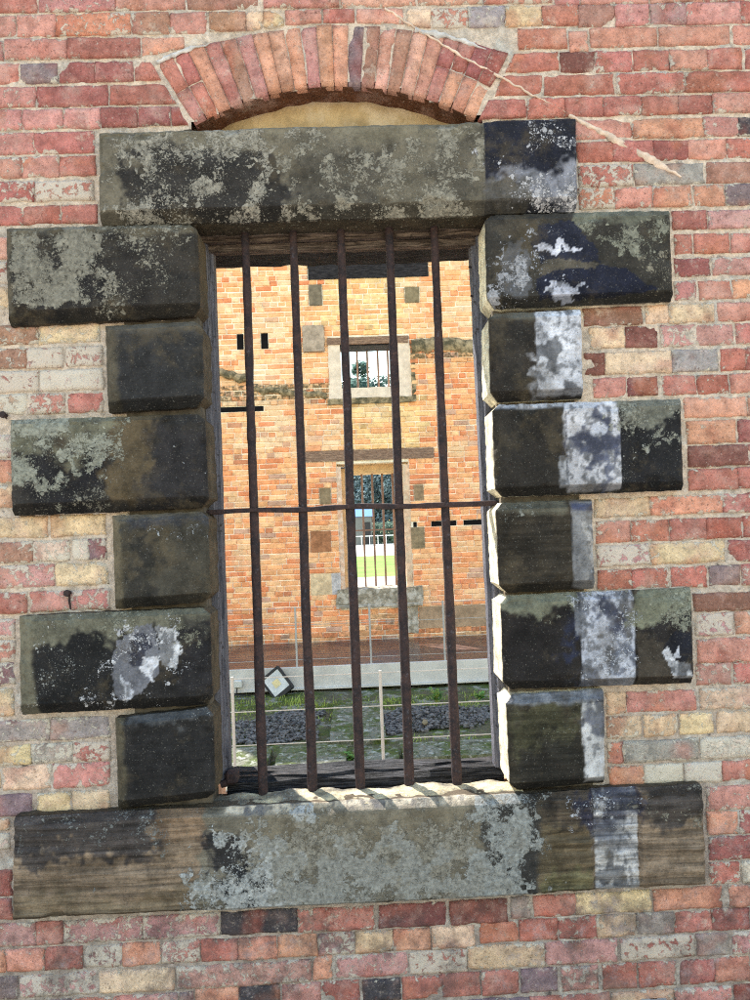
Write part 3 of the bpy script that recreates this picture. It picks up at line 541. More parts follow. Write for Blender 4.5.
# ops: ('r', u0,u1,v0,v1, colour, amount, softness, raggedness) paints; ('l', u0,u1,v0,v1, lichen colour, density, soft); ('s', u0,u1,amount) bedding
OPS = {
 'lintel': [('b', (118, 110, 92)), ('r', .03, .40, .0, .74, (48, 45, 46), .9, .06, .16), ('r', .40, .60, .0, .66, (66, 62, 56), .7, .08, .16), ('r', .70, .80, .2, .9, (74, 70, 62), .6, .06, .16), ('r', .0, 1, .88, 1, (128, 120, 98), .8, .06, .1),
            ('l', .02, .42, .0, .98, (172, 165, 146), .58, .1), ('l', .40, .8, 0, .98, (162, 155, 134), .60, .1),
            ('r', .805, 1, 0, 1, nv, .97, .004, .01), ('r', .84, 1.0, .04, .50, (150, 152, 164), .85, .08, .2), ('r', .80, .90, .0, .35, (110, 104, 92), .7, .05, .1), ('l', .81, 1, .5, .95, (215, 215, 222), .36, .05), ('l', .86, 1, 0, .45, (215, 212, 215), .46, .08)],
 'L1': [('b', (66, 60, 52)), ('r', 0, .9, .15, .8, bk, .7, .1, .25), ('r', 0, 1, .88, 1, ol, .85, .06, .08), ('r', .5, .95, .0, .7, dk, .6, .1, .2), ('l', .02, .62, .05, 1, (152, 147, 128), .74, .12), ('l', .5, .95, .2, 1, (158, 152, 132), .42, .1), ('r', .0, .035, 0, 1, ol, .6, .02, .03)],
 'L2': [('b', (64, 62, 60)), ('r', .15, .9, .1, .9, (56, 56, 58), .8, .1, .2), ('r', 0, .13, 0, 1, (98, 90, 72), .8, .04, .05), ('r', 0, 1, .9, 1, (104, 98, 84), .7, .05, .06), ('l', .2, 1, .1, .95, (150, 150, 146), .14, .1)],
 'L3': [('b', (60, 56, 52)), ('r', .04, .48, .05, .75, bk, .85, .08, .15), ('r', .5, .72, .15, 1, (104, 88, 60), .75, .06, .12), ('r', 0, .5, .72, 1, (128, 126, 102), .9, .1, .2), ('r', .7, 1, .0, .9, (54, 52, 56), .7, .1, .2), ('l', .0, .55, .3, 1, (164, 166, 146), .66, .10), ('l', 0, .5, 0, .4, lol, .34, .1), ('l', .5, 1, .2, 1, (180, 185, 190), .14, .1)],
 'L4': [('b', (72, 68, 58)), ('r', .1, .55, .0, .85, (58, 56, 52), .8, .1, .25), ('r', .25, .6, .4, .95, (98, 86, 62), .5, .1, .25), ('r', 0, .1, 0, 1, (116, 106, 82), .85, .03, .04), ('r', 0, 1, .93, 1, (120, 110, 90), .7, .03, .05), ('r', .1, 1, .8, .92, (60, 66, 80), .6, .04, .08), ('l', .05, 1, .78, .93, (180, 188, 196), .34, .05), ('l', .1, 1, .1, .8, (140, 142, 140), .15, .1)],
 'L5': [('b', (46, 44, 44)), ('r', .07, .5, .05, .75, (38, 38, 40), .9, .05, .1), ('r', 0, .09, 0, 1, (118, 114, 94), .95, .025, .05), ('r', 0, 1, .8, 1, (122, 120, 100), .9, .05, .12), ('r', .8, 1, .1, .85, (52, 50, 54), .7, .06, .1), ('p', [(.495, .37), (.53, .67), (.62, .83), (.71, .85), (.72, .37), (.56, .09), (.51, .21)], (120, 122, 132), .93, .05), ('p', [(.56, .48), (.59, .72), (.68, .76), (.65, .52), (.60, .40)], (48, 50, 66), .9, .12), ('p', [(.71, .85), (.82, .82), (.836, .57), (.80, .40), (.72, .47)], (200, 202, 206), .95, .04), ('p', [(.64, .52), (.72, .54), (.72, .30), (.66, .32)], (196, 198, 206), .92, .05), ('p', [(.50, .35), (.53, .42), (.60, .2), (.56, .07)], (182, 186, 196), .85, .07), ('l', .05, .5, .2, .95, (186, 190, 184), .28, .08), ('l', 0, 1, .78, 1, (150, 150, 126), .45, .05), ('l', .5, .82, .1, .9, (214, 216, 222), .36, .06)],
 'L6': [('b', (54, 52, 51)), ('r', .1, 1, .15, .85, (46, 45, 46), .8, .1, .15), ('r', 0, .1, 0, 1, (104, 96, 74), .75, .03, .05), ('r', .05, 1, .92, 1, (104, 108, 112), .6, .04, .08), ('l', .7, 1, .85, 1, (180, 182, 178), .3, .05), ('l', .1, 1, .1, .8, (120, 118, 110), .10, .1), ('s', 0, 1, .25)],
 'sill': [('b', (140, 119, 96)), ('s', 0, .30, .85), ('s', .74, 1, .85), ('r', 0, .3, .0, .2, (104, 92, 66), .5, .1, .15), ('r', 0, .22, .62, 1, (58, 56, 60), .85, .06, .22), ('r', .2, .33, .76, 1, (140, 112, 84), .7, .04, .1),
          ('r', .27, .76, .0, 1, (118, 112, 96), .96, .02, .08), ('r', .31, .38, .0, .5, (36, 38, 46), .95, .03, .12), ('r', .27, .345, .35, .8, (40, 40, 48), .85, .03, .12), ('r', .34, .70, .55, 1, (136, 126, 104), .7, .05, .12),
          ('r', .66, .78, .0, .95, (48, 48, 50), .85, .03, .12), ('r', .755, .835, 0, .72, (106, 92, 66), .85, .03, .06), ('r', .755, .835, .7, 1, (70, 62, 54), .85, .03, .1), ('r', .76, .835, 0, .18, (112, 112, 72), .5, .05, .1),
          ('r', .838, .902, 0, 1, (176, 174, 172), .98, .006, .006), ('r', .838, .902, .6, 1, (46, 50, 74), .85, .06, .16), ('r', .838, .902, .4, .7, (124, 127, 136), .6, .06, .12), ('r', .908, 1, .55, 1, (58, 55, 56), .85, .06, .15), ('r', .3, .72, .94, 1, (190, 176, 150), .75, .03, .04),
          ('l', .28, .74, 0, .58, (160, 160, 150), .92, .05), ('l', .26, .40, .0, .75, (186, 190, 186), .62, .03), ('l', .36, .7, .4, .95, (156, 150, 132), .55, .08), ('l', .66, .77, 0, 1, (166, 170, 164), .64, .03), ('l', .02, .25, .7, 1, (140, 144, 140), .36, .06), ('l', .91, 1, .7, 1, lol, .42, .05), ('l', .838, .902, .75, 1, (200, 205, 215), .40, .02)],
 'R1': [('b', (66, 62, 56)), ('r', .05, .30, .25, .9, (82, 74, 60), .7, .06, .15), ('r', .5, 1, .86, 1, (122, 124, 106), .8, .04, .08), ('l', .48, .99, .30, .97, (150, 150, 128), .60, .10), ('l', .70, 1, .0, .4, (150, 142, 118), .44, .08),
  ('p', [(.09, .12), (.08, .45), (.14, .66), (.24, .64), (.27, .4), (.25, .08)], (112, 116, 126), .4, .18), ('l', .08, .30, .08, .7, (178, 180, 188), .62, .08),
  ('p', [(.25, .64), (.28, .84), (.48, .90), (.56, .63), (.62, .42), (.30, .44)], (44, 48, 68), .96, .05), ('p', [(.28, .06), (.27, .28), (.34, .38), (.55, .42), (.76, .36), (.91, .12), (.6, .05)], (36, 40, 62), .97, .04),
  ('p', [(.29, .56), (.31, .70), (.42, .66), (.50, .60), (.46, .54)], (198, 200, 214), .9, .16), ('p', [(.31, .09), (.32, .24), (.40, .20), (.50, .16), (.44, .08)], (190, 194, 210), .85, .16), ('p', [(.30, .46), (.36, .50), (.60, .42), (.58, .38), (.36, .38), (.30, .30), (.28, .34)], (94, 87, 74), .9, .03), ('l', .1, .5, .1, .8, (176, 182, 198), .26, .08)],
 'R2': [('b', (62, 55, 48)), ('r', .1, .5, .05, .9, (54, 50, 46), .8, .06, .12), ('r', .0, .5, .9, 1, (112, 110, 98), .7, .03, .06), ('r', .50, 1, .04, .97, (178, 180, 188), .98, .012, .03), ('r', .58, .75, .3, .95, (206, 208, 216), .8, .06, .15), ('r', .5, .62, .0, .5, (150, 152, 158), .7, .06, .15), ('l', .1, .5, .1, .9, (160, 160, 155), .12, .06), ('r', .5, 1, .94, 1, (200, 204, 212), .8, .03, .03)],
 'R3': [('b', (58, 53, 47)), ('r', .06, .34, .05, .9, (52, 48, 44), .7, .06, .1), ('r', .38, .665, .02, 1, (176, 176, 182), .97, .012, .05), ('r', .5, .665, .3, .95, (60, 66, 92), .9, .08, .22), ('r', .58, .665, .05, .5, (92, 98, 122), .75, .05, .2), ('e', .55, .7, .045, .07, (190, 194, 206), .8, .2, .6), ('r', .67, 1, 0, 1, (42, 41, 44), .98, .006, .01), ('r', .67, 1, .78, 1, (138, 138, 122), .92, .04, .12), ('r', .345, .40, .1, .42, (160, 162, 168), .8, .01, .04), ('l', .67, 1, .55, 1, (156, 156, 138), .55, .05), ('l', .67, 1, .05, .7, (190, 192, 182), .26, .05), ('l', .0, .38, .05, .95, (150, 145, 130), .12, .06), ('r', .0, .66, .95, 1, (186, 190, 200), .7, .02, .03)],
 'R4': [('b', (68, 60, 48)), ('r', .1, .6, .05, .85, (58, 52, 44), .7, .1, .2), ('r', .0, .75, .88, 1, (110, 108, 92), .7, .04, .06), ('r', .77, 1, .02, .98, (138, 138, 140), .97, .01, .02), ('r', .77, 1, .88, .97, (60, 68, 100), .9, .02, .04), ('r', .9, 1, 0, .8, (165, 162, 158), .7, .05, .1), ('l', .0, .4, .75, 1, (150, 152, 140), .45, .06), ('l', .05, .75, .1, .8, (140, 134, 115), .12, .08), ('s', 0, .76, .5)],
 'R5': [('b', (52, 47, 44)), ('r', .03, .38, .04, .82, (44, 40, 40), .9, .04, .08), ('r', 0, .4, .82, 1, (128, 130, 108), .9, .04, .1), ('r', .41, .69, 0, 1, (168, 172, 184), .97, .008, .015), ('r', .41, .69, .55, .9, (48, 54, 80), .88, .1, .25), ('r', .45, .66, .05, .3, (74, 82, 104), .7, .1, .3), ('r', .70, 1, 0, 1, (74, 66, 56), .97, .006, .01), ('r', .74, 1, .5, .75, (44, 40, 42), .85, .06, .15), ('r', .70, 1, .74, 1, (134, 136, 112), .93, .03, .12), ('r', .93, 1, 0, .8, (44, 44, 52), .8, .02, .06),  ('l', .41, .69, .86, 1, (202, 208, 220), .45, .03), ('l', .7, 1, .7, 1, (156, 158, 134), .5, .04), ('l', .0, .4, .75, 1, (154, 156, 134), .48, .04), ('l', .41, .69, .05, .9, (204, 208, 218), .34, .05), ('r', .38, .42, .55, .9, (150, 155, 166), .7, .01, .05), ('p', [(.84, .40), (.893, .556), (.985, .545), (.99, .25), (.893, .24)], (38, 40, 52), .95, .02), ('p', [(.82, .35), (.85, .42), (.893, .24), (.97, .227), (.99, .06), (.878, .07), (.866, .18)], (208, 210, 216), .96, .012), ('p', [(.90, .3), (.93, .42), (.95, .30)], (200, 204, 216), .9, .03)],
 'R6': [('b', (66, 60, 48)), ('r', .05, .75, .35, .92, (82, 80, 54), .7, .1, .2), ('r', .05, .75, .0, .4, (50, 47, 42), .85, .1, .2), ('r', .0, 1, .90, 1, (150, 156, 166), .8, .03, .06), ('r', .77, 1, .02, .9, (176, 176, 176), .97, .012, .06), ('r', .77, 1, .65, .9, (72, 78, 100), .75, .08, .2), ('l', .2, .75, .5, .9, (150, 160, 130), .18, .08), ('s', 0, .76, .6), ('l', .77, 1, .1, .9, (215, 215, 215), .25, .05)],
}
BEV = {'lintel': (.006, .008, .036, .010), 'sill': (.008, .010, .010, .020)}  # left, right, bottom, top
GAIN = .84
def stone(key, name, yback, label=None):
    c = np.array(SC[key])   # lt, rt, rb, lb
    if key[0] == 'L' or key[0] == 'R':
        # the edges on the opening are one upright line, in and out of plumb by a few mm
        pass
    x0, x1, z0, z1 = sbox(key); w, h = x1-x0, z1-z0
    n1, n2 = int(w/.0045), int(h/.0045)
    us = np.linspace(0, 1, n1+1); vs = np.linspace(0, 1, n2+1)
    bl_, brr, bb, bt = BEV.get(key, (.006, .010, .030, .022) if key[0] == 'R' else (.014, .008, .036, .016) if key in ('L1', 'L3', 'L5') else (.026, .008, .034, .020))
    us = np.unique(np.concatenate([us, [bl_/w, 1-brr/w]])); vs = np.unique(np.concatenate([vs, [bb/h, 1-bt/h]]))
    U, Vv = np.meshgrid(us, vs)
    X = (1-U)*Vv*c[0][0]+U*Vv*c[1][0]+U*(1-Vv)*c[2][0]+(1-U)*(1-Vv)*c[3][0]
    Z = (1-U)*Vv*c[0][1]+U*Vv*c[1][1]+U*(1-Vv)*c[2][1]+(1-U)*(1-Vv)*c[3][1]
    sd_ = sum(map(ord, key))
    bl_, brr, bb, bt = BEV.get(key, (.006, .010, .030, .022) if key[0] == 'R' else (.014, .008, .036, .016) if key in ('L1', 'L3', 'L5') else (.026, .008, .034, .020))
    dl, dr_, db, dt = U*w, (1-U)*w, Vv*h, (1-Vv)*h
    wob = (fbm(X*14, sd_, Z*14, 2, 3)-.5)*.0035
    Y = np.zeros_like(X)
    for d, b_ in ((dl, bl_), (dr_, brr), (db, bb), (dt, bt)):
        # softened arris
        q = b_+wob*.5-d; Y = np.maximum(Y, np.where(q > 0, q, 0)*(.9 if b_ > .02 else 1.1))
    soft = .004
    rim = np.minimum(np.minimum(dl, dr_), np.minimum(db, dt)); kk = sst(.012, 0, rim)
    X = X + kk*(fbm(X*45, sd_, Z*45, 21, 3)-.5)*.0045; Z = Z + kk*(fbm(X*45, sd_+9, Z*45, 22, 3)-.5)*.006
    if key[0] in 'LR' and key != 'lintel':
        cut = np.maximum(np.maximum(.026-db, .022-dt), 0)
        if key[0] == 'L': X = X - cut*sst(.09, 0, dr_)
        else: X = X + cut*sst(.09, 0, dl)
    Y = YF + np.minimum(Y, .048) + (fbm(X*7, sd_, Z*7, 3, 4)-.5)*.008 + (fbm(X*60, sd_, Z*60, 4, 3)-.5)*.0025
    bw_ = np.minimum(np.minimum(dl-bl_, dr_-brr), np.minimum(db-bb, dt-bt))
    Y = Y + sst(.56, .72, fbm(X*15, sd_, Z*15, 33, 4))*np.exp(-(bw_/.011)**2)*.011
    if key == 'sill':
        lay = fbm(X*3, sd_, Z*48+X*2, 5, 3)-.5; mk = np.maximum(sst(.32, .26, U), sst(.74, .78, U))
        Y = Y + lay*.016*mk
        Y = Y - .010*sst(.27, .30, U)*sst(.78, .74, U) + .012*sst(.832, .838, U)*sst(.908, .902, U)*sst(.0, .1, Vv)
        Y = Y + .02*sst(.9, 1, Vv)*sst(.26, .36, U)*sst(.75, .68, U)*fbm(X*14, 1, Z*9, 8, 3)
    if key == 'lintel':
        Y = Y + .006*np.exp(-((U-.803)/.006)**2) - .010*sst(.80, .806, U)*.5
    for u_ in {'R2': (.5,), 'R3': (.38, .668), 'R4': (.77,), 'R5': (.41, .70), 'R6': (.77,), 'sill': (.836, .904)}.get(key, ()):
        Y = Y + .006*np.exp(-((U-u_+(fbm(1, 2, Z*30, 7, 2)-.5)*.012)/(.006*.2/w))**2)
    # colours
    ops = OPS[key]; C = np.ones((*X.shape, 3))*lin(ops[0][1]); S = np.zeros(X.shape); LC = np.ones((*X.shape, 3))*lin(lol); LD = np.zeros(X.shape)
    ar = w/h
    for i, op in enumerate(ops[1:]):
        n = (fbm(X*11, sd_+i*5, Z*11, 40+i, 4)-.5)*2.2 + (fbm(X*60, sd_+i*5, Z*60, 80+i, 3)-.5)*.9
        if op[0] in 'rl':
            u0, u1, v0, v1 = op[1:5]
            so = op[7]; rg = op[8] if op[0] == 'r' else .30
            # distances in units of stone height
            jx = n*rg*(1.9 if rg >= .08 else 1)
            e = 1e-6
            def edge(a, b, q): return sst(a-e, b, q)
            mu = sst(-so-e, so+e, (U-u0)*ar+jx if u0 > .001 else np.ones_like(U))*sst(-so-e, so+e, (u1-U)*ar-jx if u1 < .999 else np.ones_like(U))
            mv = sst(-so-e, so+e, (Vv-v0)+jx if v0 > .001 else np.ones_like(U))*sst(-so-e, so+e, (v1-Vv)-jx if v1 < .999 else np.ones_like(U))
            mk = mu*mv
            if op[0] == 'r': C = C*(1-(mk*op[6])[..., None])+lin(op[5])*(mk*op[6])[..., None]; LD = LD*(1-mk*.8*op[6]); S = S*(1-mk*.0)
            else:
                k2 = (mk > LD/max(op[6], .01)*.5)[..., None]
                LC = np.where(k2, lin(op[5]), LC); LD = np.maximum(LD, mk*op[6]*(.50+.9*sst(.3, .7, fbm(X*18, sd_, Z*18, 60+i, 5))))
        elif op[0] == 'e':
            cu, cv, ru, rv, colr, am, so, rg = op[1:]
            d = np.sqrt(((U-cu)/ru)**2+((Vv-cv)/rv)**2)+n*rg
            mk = sst(1+so, 1-so, d)*am; C = C*(1-mk[..., None])+lin(colr)*mk[..., None]; LD = LD*(1-mk*.6)
        elif op[0] == 'p':
            pts, colr, am, rg = op[1:]
            Uw = U+n*(rg+.03)/ar; Vw = Vv+(fbm(X*40, sd_+3, Z*40, 88+i, 3)-.5)*rg*2; ins = np.zeros(U.shape, bool)
            for q in range(len(pts)):
                (xa, ya), (xc, yc) = pts[q], pts[q-1]
                hit = ((ya > Vw) != (yc > Vw)) & (Uw < (xc-xa)*(Vw-ya)/(yc-ya+1e-9)+xa); ins ^= hit
            mk = ins*am; C = C*(1-mk[..., None])+lin(colr)*mk[..., None]; LD = LD*(1-mk)
        elif op[0] == 's':
            S = np.maximum(S, op[3]*sst(op[1]-.01, op[1]+.01, U+(.02 if op[1] == 0 else 0))*sst(op[2]+.01, op[2]-.01, U-(.02 if op[2] == 1 else 0)))
    # opening-side edges keep the face colour here
    if key[0] in 'LR' and key != 'lintel':
        pass
    bev_shade = sst(bb*1.05, bb*.8, db)*(.45+.2*fbm(X*20, 4, Z*20, 12, 2)); C = C*(1-bev_shade[..., None])  # shade under the bottom bevel painted into the stone colour
    for Q, k in ((C, .16), (LC, .28)):
        lm = Q.mean(-1, keepdims=True); Q[...] = (Q*(1-k)+lm*k)*np.array([1.0, .98, 1.02])
    wm = sst(.16, .30, C.mean(-1))
    fl1 = fbm(X*22, sd_, Z*16, 120, 5); fl2 = fbm(X*70, sd_, Z*55, 121, 4)
    flk = np.clip(sst(.58, .66, fl1)*.75 + sst(.56, .66, fl2)*.5, 0, .85)*wm
    C = C*(1-flk[..., None])+lin((92, 92, 98))*flk[..., None]
    C = C*np.where(C.mean(-1, keepdims=True) > .30, 1.36, 1.0)*np.where(C.mean(-1, keepdims=True) < .05, .80, 1.0)
    A = np.concatenate([C*GAIN, S[..., None]], -1); LA = np.concatenate([LC*GAIN, np.clip(LD, 0, .95)[..., None]], -1)
    g = np.arange(X.size).reshape(X.shape); V = np.stack([X, Y, Z], -1).reshape(-1, 3)
    Fq = np.stack([g[:-1, :-1], g[:-1, 1:], g[1:, 1:], g[1:, :-1]], -1).reshape(-1, 4).tolist()
    rim_i = np.concatenate([g[0, :], g[1:, -1], g[-1, -2::-1], g[-2:0:-1, 0]]); L = len(rim_i); Av = A.reshape(-1, 4); Lv = LA.reshape(-1, 4)
    VV = [V]; AA = [Av]; LL = [Lv]; n = len(V); prev = rim_i.tolist()
    side = np.array(lin((88, 76, 62) if key[0] != 'R' else (226, 214, 188)))/ (1 if key[0] != 'R' else GAIN);  # sunlight on the right blocks' sides painted in as pale cream, left sides dark
    for t in np.linspace(0, 1, 9)[1:]:
        R = V[rim_i].copy(); R[:, 1] = R[:, 1]*(1-t)+yback*t
        R[:, 0] += (fbm(R[:, 0]*20, R[:, 1]*20, R[:, 2]*20, 71, 4)-.5)*.0025; R[:, 2] += (fbm(R[:, 0]*30, R[:, 1]*30, R[:, 2]*30, 72, 3)-.5)*.006
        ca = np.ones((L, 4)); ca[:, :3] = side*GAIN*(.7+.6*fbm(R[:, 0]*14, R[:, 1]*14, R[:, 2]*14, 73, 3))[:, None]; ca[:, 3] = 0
        la = np.zeros((L, 4)); la[:, :3] = lin(lol); la[:, 3] = .06
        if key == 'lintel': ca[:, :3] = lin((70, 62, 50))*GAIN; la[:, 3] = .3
        VV.append(R); AA.append(ca); LL.append(la); cur = list(range(n, n+L)); n += L
        Fq += [[prev[i], cur[i], cur[(i+1) % L], prev[(i+1) % L]] for i in range(L)]; prev = cur
    o = mesh_obj(name, np.concatenate(VV), Fq, M_STONE, wall, True, {'Col': np.concatenate(AA), 'Lich': np.concatenate(LL)}, sharp=28)
    if label: o['label'] = label
    return o
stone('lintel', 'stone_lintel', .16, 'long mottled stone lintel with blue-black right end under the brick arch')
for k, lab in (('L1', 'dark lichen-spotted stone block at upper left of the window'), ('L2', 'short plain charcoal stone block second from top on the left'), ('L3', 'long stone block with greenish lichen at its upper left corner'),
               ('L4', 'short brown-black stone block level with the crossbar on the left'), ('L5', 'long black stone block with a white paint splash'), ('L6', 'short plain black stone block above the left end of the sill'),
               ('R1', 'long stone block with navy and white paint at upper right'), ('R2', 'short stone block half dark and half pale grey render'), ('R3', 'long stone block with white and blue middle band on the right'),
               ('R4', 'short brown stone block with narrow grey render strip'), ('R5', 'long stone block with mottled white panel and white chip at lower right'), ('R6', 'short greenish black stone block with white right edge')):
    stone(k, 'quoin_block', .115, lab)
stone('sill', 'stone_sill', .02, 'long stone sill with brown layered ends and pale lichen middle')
# sill top inside the opening
xs = np.linspace(-.50, .485, 150); ys = np.linspace(-.041, .15, 60); X, Y = np.meshgrid(xs, ys)
zf = np.interp(xs, [-.5, .485], [SC['sill'][0][1]+(SC['sill'][1][1]-SC['sill'][0][1])*.28, SC['sill'][0][1]+(SC['sill'][1][1]-SC['sill'][0][1])*.72])
Z = zf[None, :]-.001+.075*(Y+.036)-.036*sst(.06, .10, Y)+(fbm(X*18, Y*18, 0, 90, 4)-.5)*.022 - .030*sst(-.015, -.041, Y)*fbm(X*26, Y*5, 0, 91, 3)
g = np.arange(X.size).reshape(X.shape)
ca = np.ones((X.size, 4)); t = fbm(X*13, Y*13, 0, 92, 4).ravel()
ca[:, :3] = lin((186, 172, 142))*sst(.3, .6, t)[:, None]+lin((112, 104, 92))*(1-sst(.3, .6, t))[:, None]
ca[:, 3] = 0; la = np.ones((X.size, 4)); la[:, :3] = lin((196, 198, 190)); la[:, 3] = .30
mesh_obj('sill_top', np.stack([X, Y, Z], -1).reshape(-1, 3), np.stack([g[:-1, :-1], g[:-1, 1:], g[1:, 1:], g[1:, :-1]], -1).reshape(-1, 4), M_STONE, wall, True, {'Col': ca, 'Lich': la})
# packing mortar in the joints between the blocks (dark, set back)
b = MB()
for s, x0, x1 in ((-1, -.70, OPL-.018), (1, OPR+.025, .71)): b.box(x0, x1, .004, .10, .70, 2.60)
b.build('joint_mortar', mat_plain('dark_joint_mortar', (.10, .085, .07), .95, .4, 25, .1, .006), wall)
# inner lintel beam and rough soffit
def rough_box(name, x0, x1, y0, y1, z0, z1, mat, parent, amp=.012, seed=5, step=.025, fr=14):
    """box whose faces are uneven"""
    V = []; Fc = []; idx = {}
    nx, ny, nz = (max(1, int((b_-a_)/step)) for a_, b_ in ((x0, x1), (y0, y1), (z0, z1)))
    def vid(i, j, k):
        if (i, j, k) not in idx: idx[(i, j, k)] = len(V); V.append((x0+(x1-x0)*i/nx, y0+(y1-y0)*j/ny, z0+(z1-z0)*k/nz))
        return idx[(i, j, k)]
    for i in range(nx):
        for k in range(nz):
            Fc.append((vid(i,0,k), vid(i+1,0,k), vid(i+1,0,k+1), vid(i,0,k+1))); Fc.append((vid(i,ny,k), vid(i,ny,k+1), vid(i+1,ny,k+1), vid(i+1,ny,k)))
        for j in range(ny):
            Fc.append((vid(i,j,0), vid(i,j+1,0), vid(i+1,j+1,0), vid(i+1,j,0))); Fc.append((vid(i,j,nz), vid(i+1,j,nz), vid(i+1,j+1,nz), vid(i,j+1,nz)))
    for j in range(ny):
        for k in range(nz):
            Fc.append((vid(0,j,k), vid(0,j,k+1), vid(0,j+1,k+1), vid(0,j+1,k))); Fc.append((vid(nx,j,k), vid(nx,j+1,k), vid(nx,j+1,k+1), vid(nx,j,k+1)))
    A = np.array(V); 
    off = np.stack([fbm(A[:, 0]*fr, A[:, 1]*fr, A[:, 2]*fr, seed+i*13, 3)-.5 for i in range(3)], -1)*2*amp
    return mesh_obj(name, A+off, Fc, mat, parent, True, sharp=50)
zs_ = at(345, 266, WT)[1]
rough_box('inner_beam', -.56, .55, .136, WT-.003, zs_+.004, 2.70, M_BLACKWOOD, wall, .011, 3, .02, 16)  # shade of the soffit painted in as the beam's black colour

# ------------------------------------------------------------------ timber window frame
fr = empty('window_frame', 'weathered grey timber frame set inside the stone window opening', 'window frame', (0, .15, ZBOT))
FY = .115
def frame_jamb(pts, name):
    b = MB()
    (a0, b0), (a1, b1) = [(at(l, y, FY), at(r, y, FY)) for l, r, y in pts]
    zt, zb = 2.56, .80
    def xat(p, q, z): return p[0]+(q[0]-p[0])*(z-p[1])/(q[1]-p[1])
    V = []
    return [(xat(a0, a1, zt), xat(b0, b1, zt)), (xat(a0, a1, zb), xat(b0, b1, zb))]
jl = frame_jamb([(205, 213.5, 260), (222, 229, 750)], 'l'); jr = frame_jamb([(471.5, 478, 260), (494.5, 501, 750)], 'r')
def jamb(j, out, label):
    (xl_t, xr_t), (xl_b, xr_b) = j
    if out < 0: xl_t -= .05; xl_b -= .05
    else: xr_t += .05; xr_b += .05
    n = 60; V = []; Fc = []
    for i in range(n+1):
        t = i/n; z_ = 2.56+(.80-2.56)*t; a = xl_t+(xl_b-xl_t)*t; c_ = xr_t+(xr_b-xr_t)*t
        inn = c_ if out < 0 else a; s = -1 if out < 0 else 1
        wv = (float(fbm(z_*9, out, 0, 4, 3))-.5)*.004
        prof = [(inn+s*.05, FY-.03), (inn+s*.018, FY-.03), (inn+s*.010, FY-.004), (inn, FY), (inn+wv, FY+.05), (inn+s*.012, FY+.055), (inn+s*.012, FY+.09), (inn+s*.05, FY+.09)]
        V += [(x, y, z_) for x, y in prof]
    m_ = 8
    for i in range(n):
        for k in range(m_): Fc.append((i*m_+k, i*m_+(k+1) % m_, (i+1)*m_+(k+1) % m_, (i+1)*m_+k))
    Fc += [tuple(range(m_)), tuple(n*m_+k for k in range(m_-1, -1, -1))]
    b = MB(); b.add(V, Fc); o = b.build('jamb', M_FRAME, None, True, 35); keep(o, fr); o['label'] = label; return o
jamb(jl, -1, 'left upright of the frame in shade'); jamb(jr, 1, 'right upright of the frame bleached by the sun')
zh0, zh1 = at(345, 250, FY)[1], at(345, 243, FY-.02)[1]
o = rough_box('head_rail', -.47, .46, FY-.014, FY+.018, zh0, zh1+.006, M_HEAD, None, .003, 8, .02, 30); keep(o, fr)
o = rough_box('head_moulding', -.47, .46, FY-.034, FY+.085, zh1+.008, 2.60, M_HEAD, None, .003, 9, .02, 30); keep(o, fr)
zb0, zb1 = at(365, 790, FY)[1], at(365, 763, FY+.13)[1]
def sill_board():
    xs = np.linspace(-.445, .452, 120); sec = [(FY, 0), (FY-.004, .3), (FY-.006, .5), (FY, .75), (FY+.004, .92), (FY+.012, 1.0), (FY+.025, 1.0), (FY+.032, .82), (FY+.04, 1.02), (FY+.06, 1.05), (FY+.075, 1.03), (FY+.082, .85), (FY+.09, 1.03), (FY+.11, 1.04), (FY+.13, 1.02), (FY+.15, 1.0), (FY+.155, .5), (FY+.155, -.2)]
    V = []; Fc = []
    for i, x in enumerate(xs):
        z0 = zb0+.012*(x)*.0
        for j, (y, t) in enumerate(sec):
            nz = (float(fbm(x*3, y*95, t*11, 14, 4))-.5)*2.0
            V.append((x, y+nz*.02*(t < .95), zb0-.006+(zb1-zb0)*t*1.08+nz*.026*(t > .4)))
    m_ = len(sec)
    for i in range(len(xs)-1):
        for j in range(m_-1): Fc.append((i*m_+j, i*m_+j+1, (i+1)*m_+j+1, (i+1)*m_+j))
    Fc += [tuple(range(m_-1, -1, -1)), tuple((len(xs)-1)*m_+k for k in range(m_))]
    b = MB(); b.add(V, Fc); o = b.build('sill_board', M_SILLWOOD, None, True, 40); o['label'] = 'cracked black tarred board lying on the stone sill'; return keep(o, fr)
sill_board()
b = MB(); hx, hz = at(231, 777, FY-.02)
b.box(hx-.018, hx+.022, FY-.035, FY+.02, hz-.022, hz+.022, .008); b.tube([(hx-.030, FY-.03, hz-.018), (hx-.012, FY-.03, hz-.014)], .012, 10)
o = b.build('hinge_block', M_RUST, None, True, 40); keep(o, fr)
for (x, y) in ((473, 267), (475, 296)):
    xx, zz = at(x, y, FY); b = MB(); b.tube([(xx+.004, FY+.01, zz), (xx-.014, FY+.004, zz+.002)], [.004, .003], 6); keep(b.build('nail', M_RUST, None), fr)

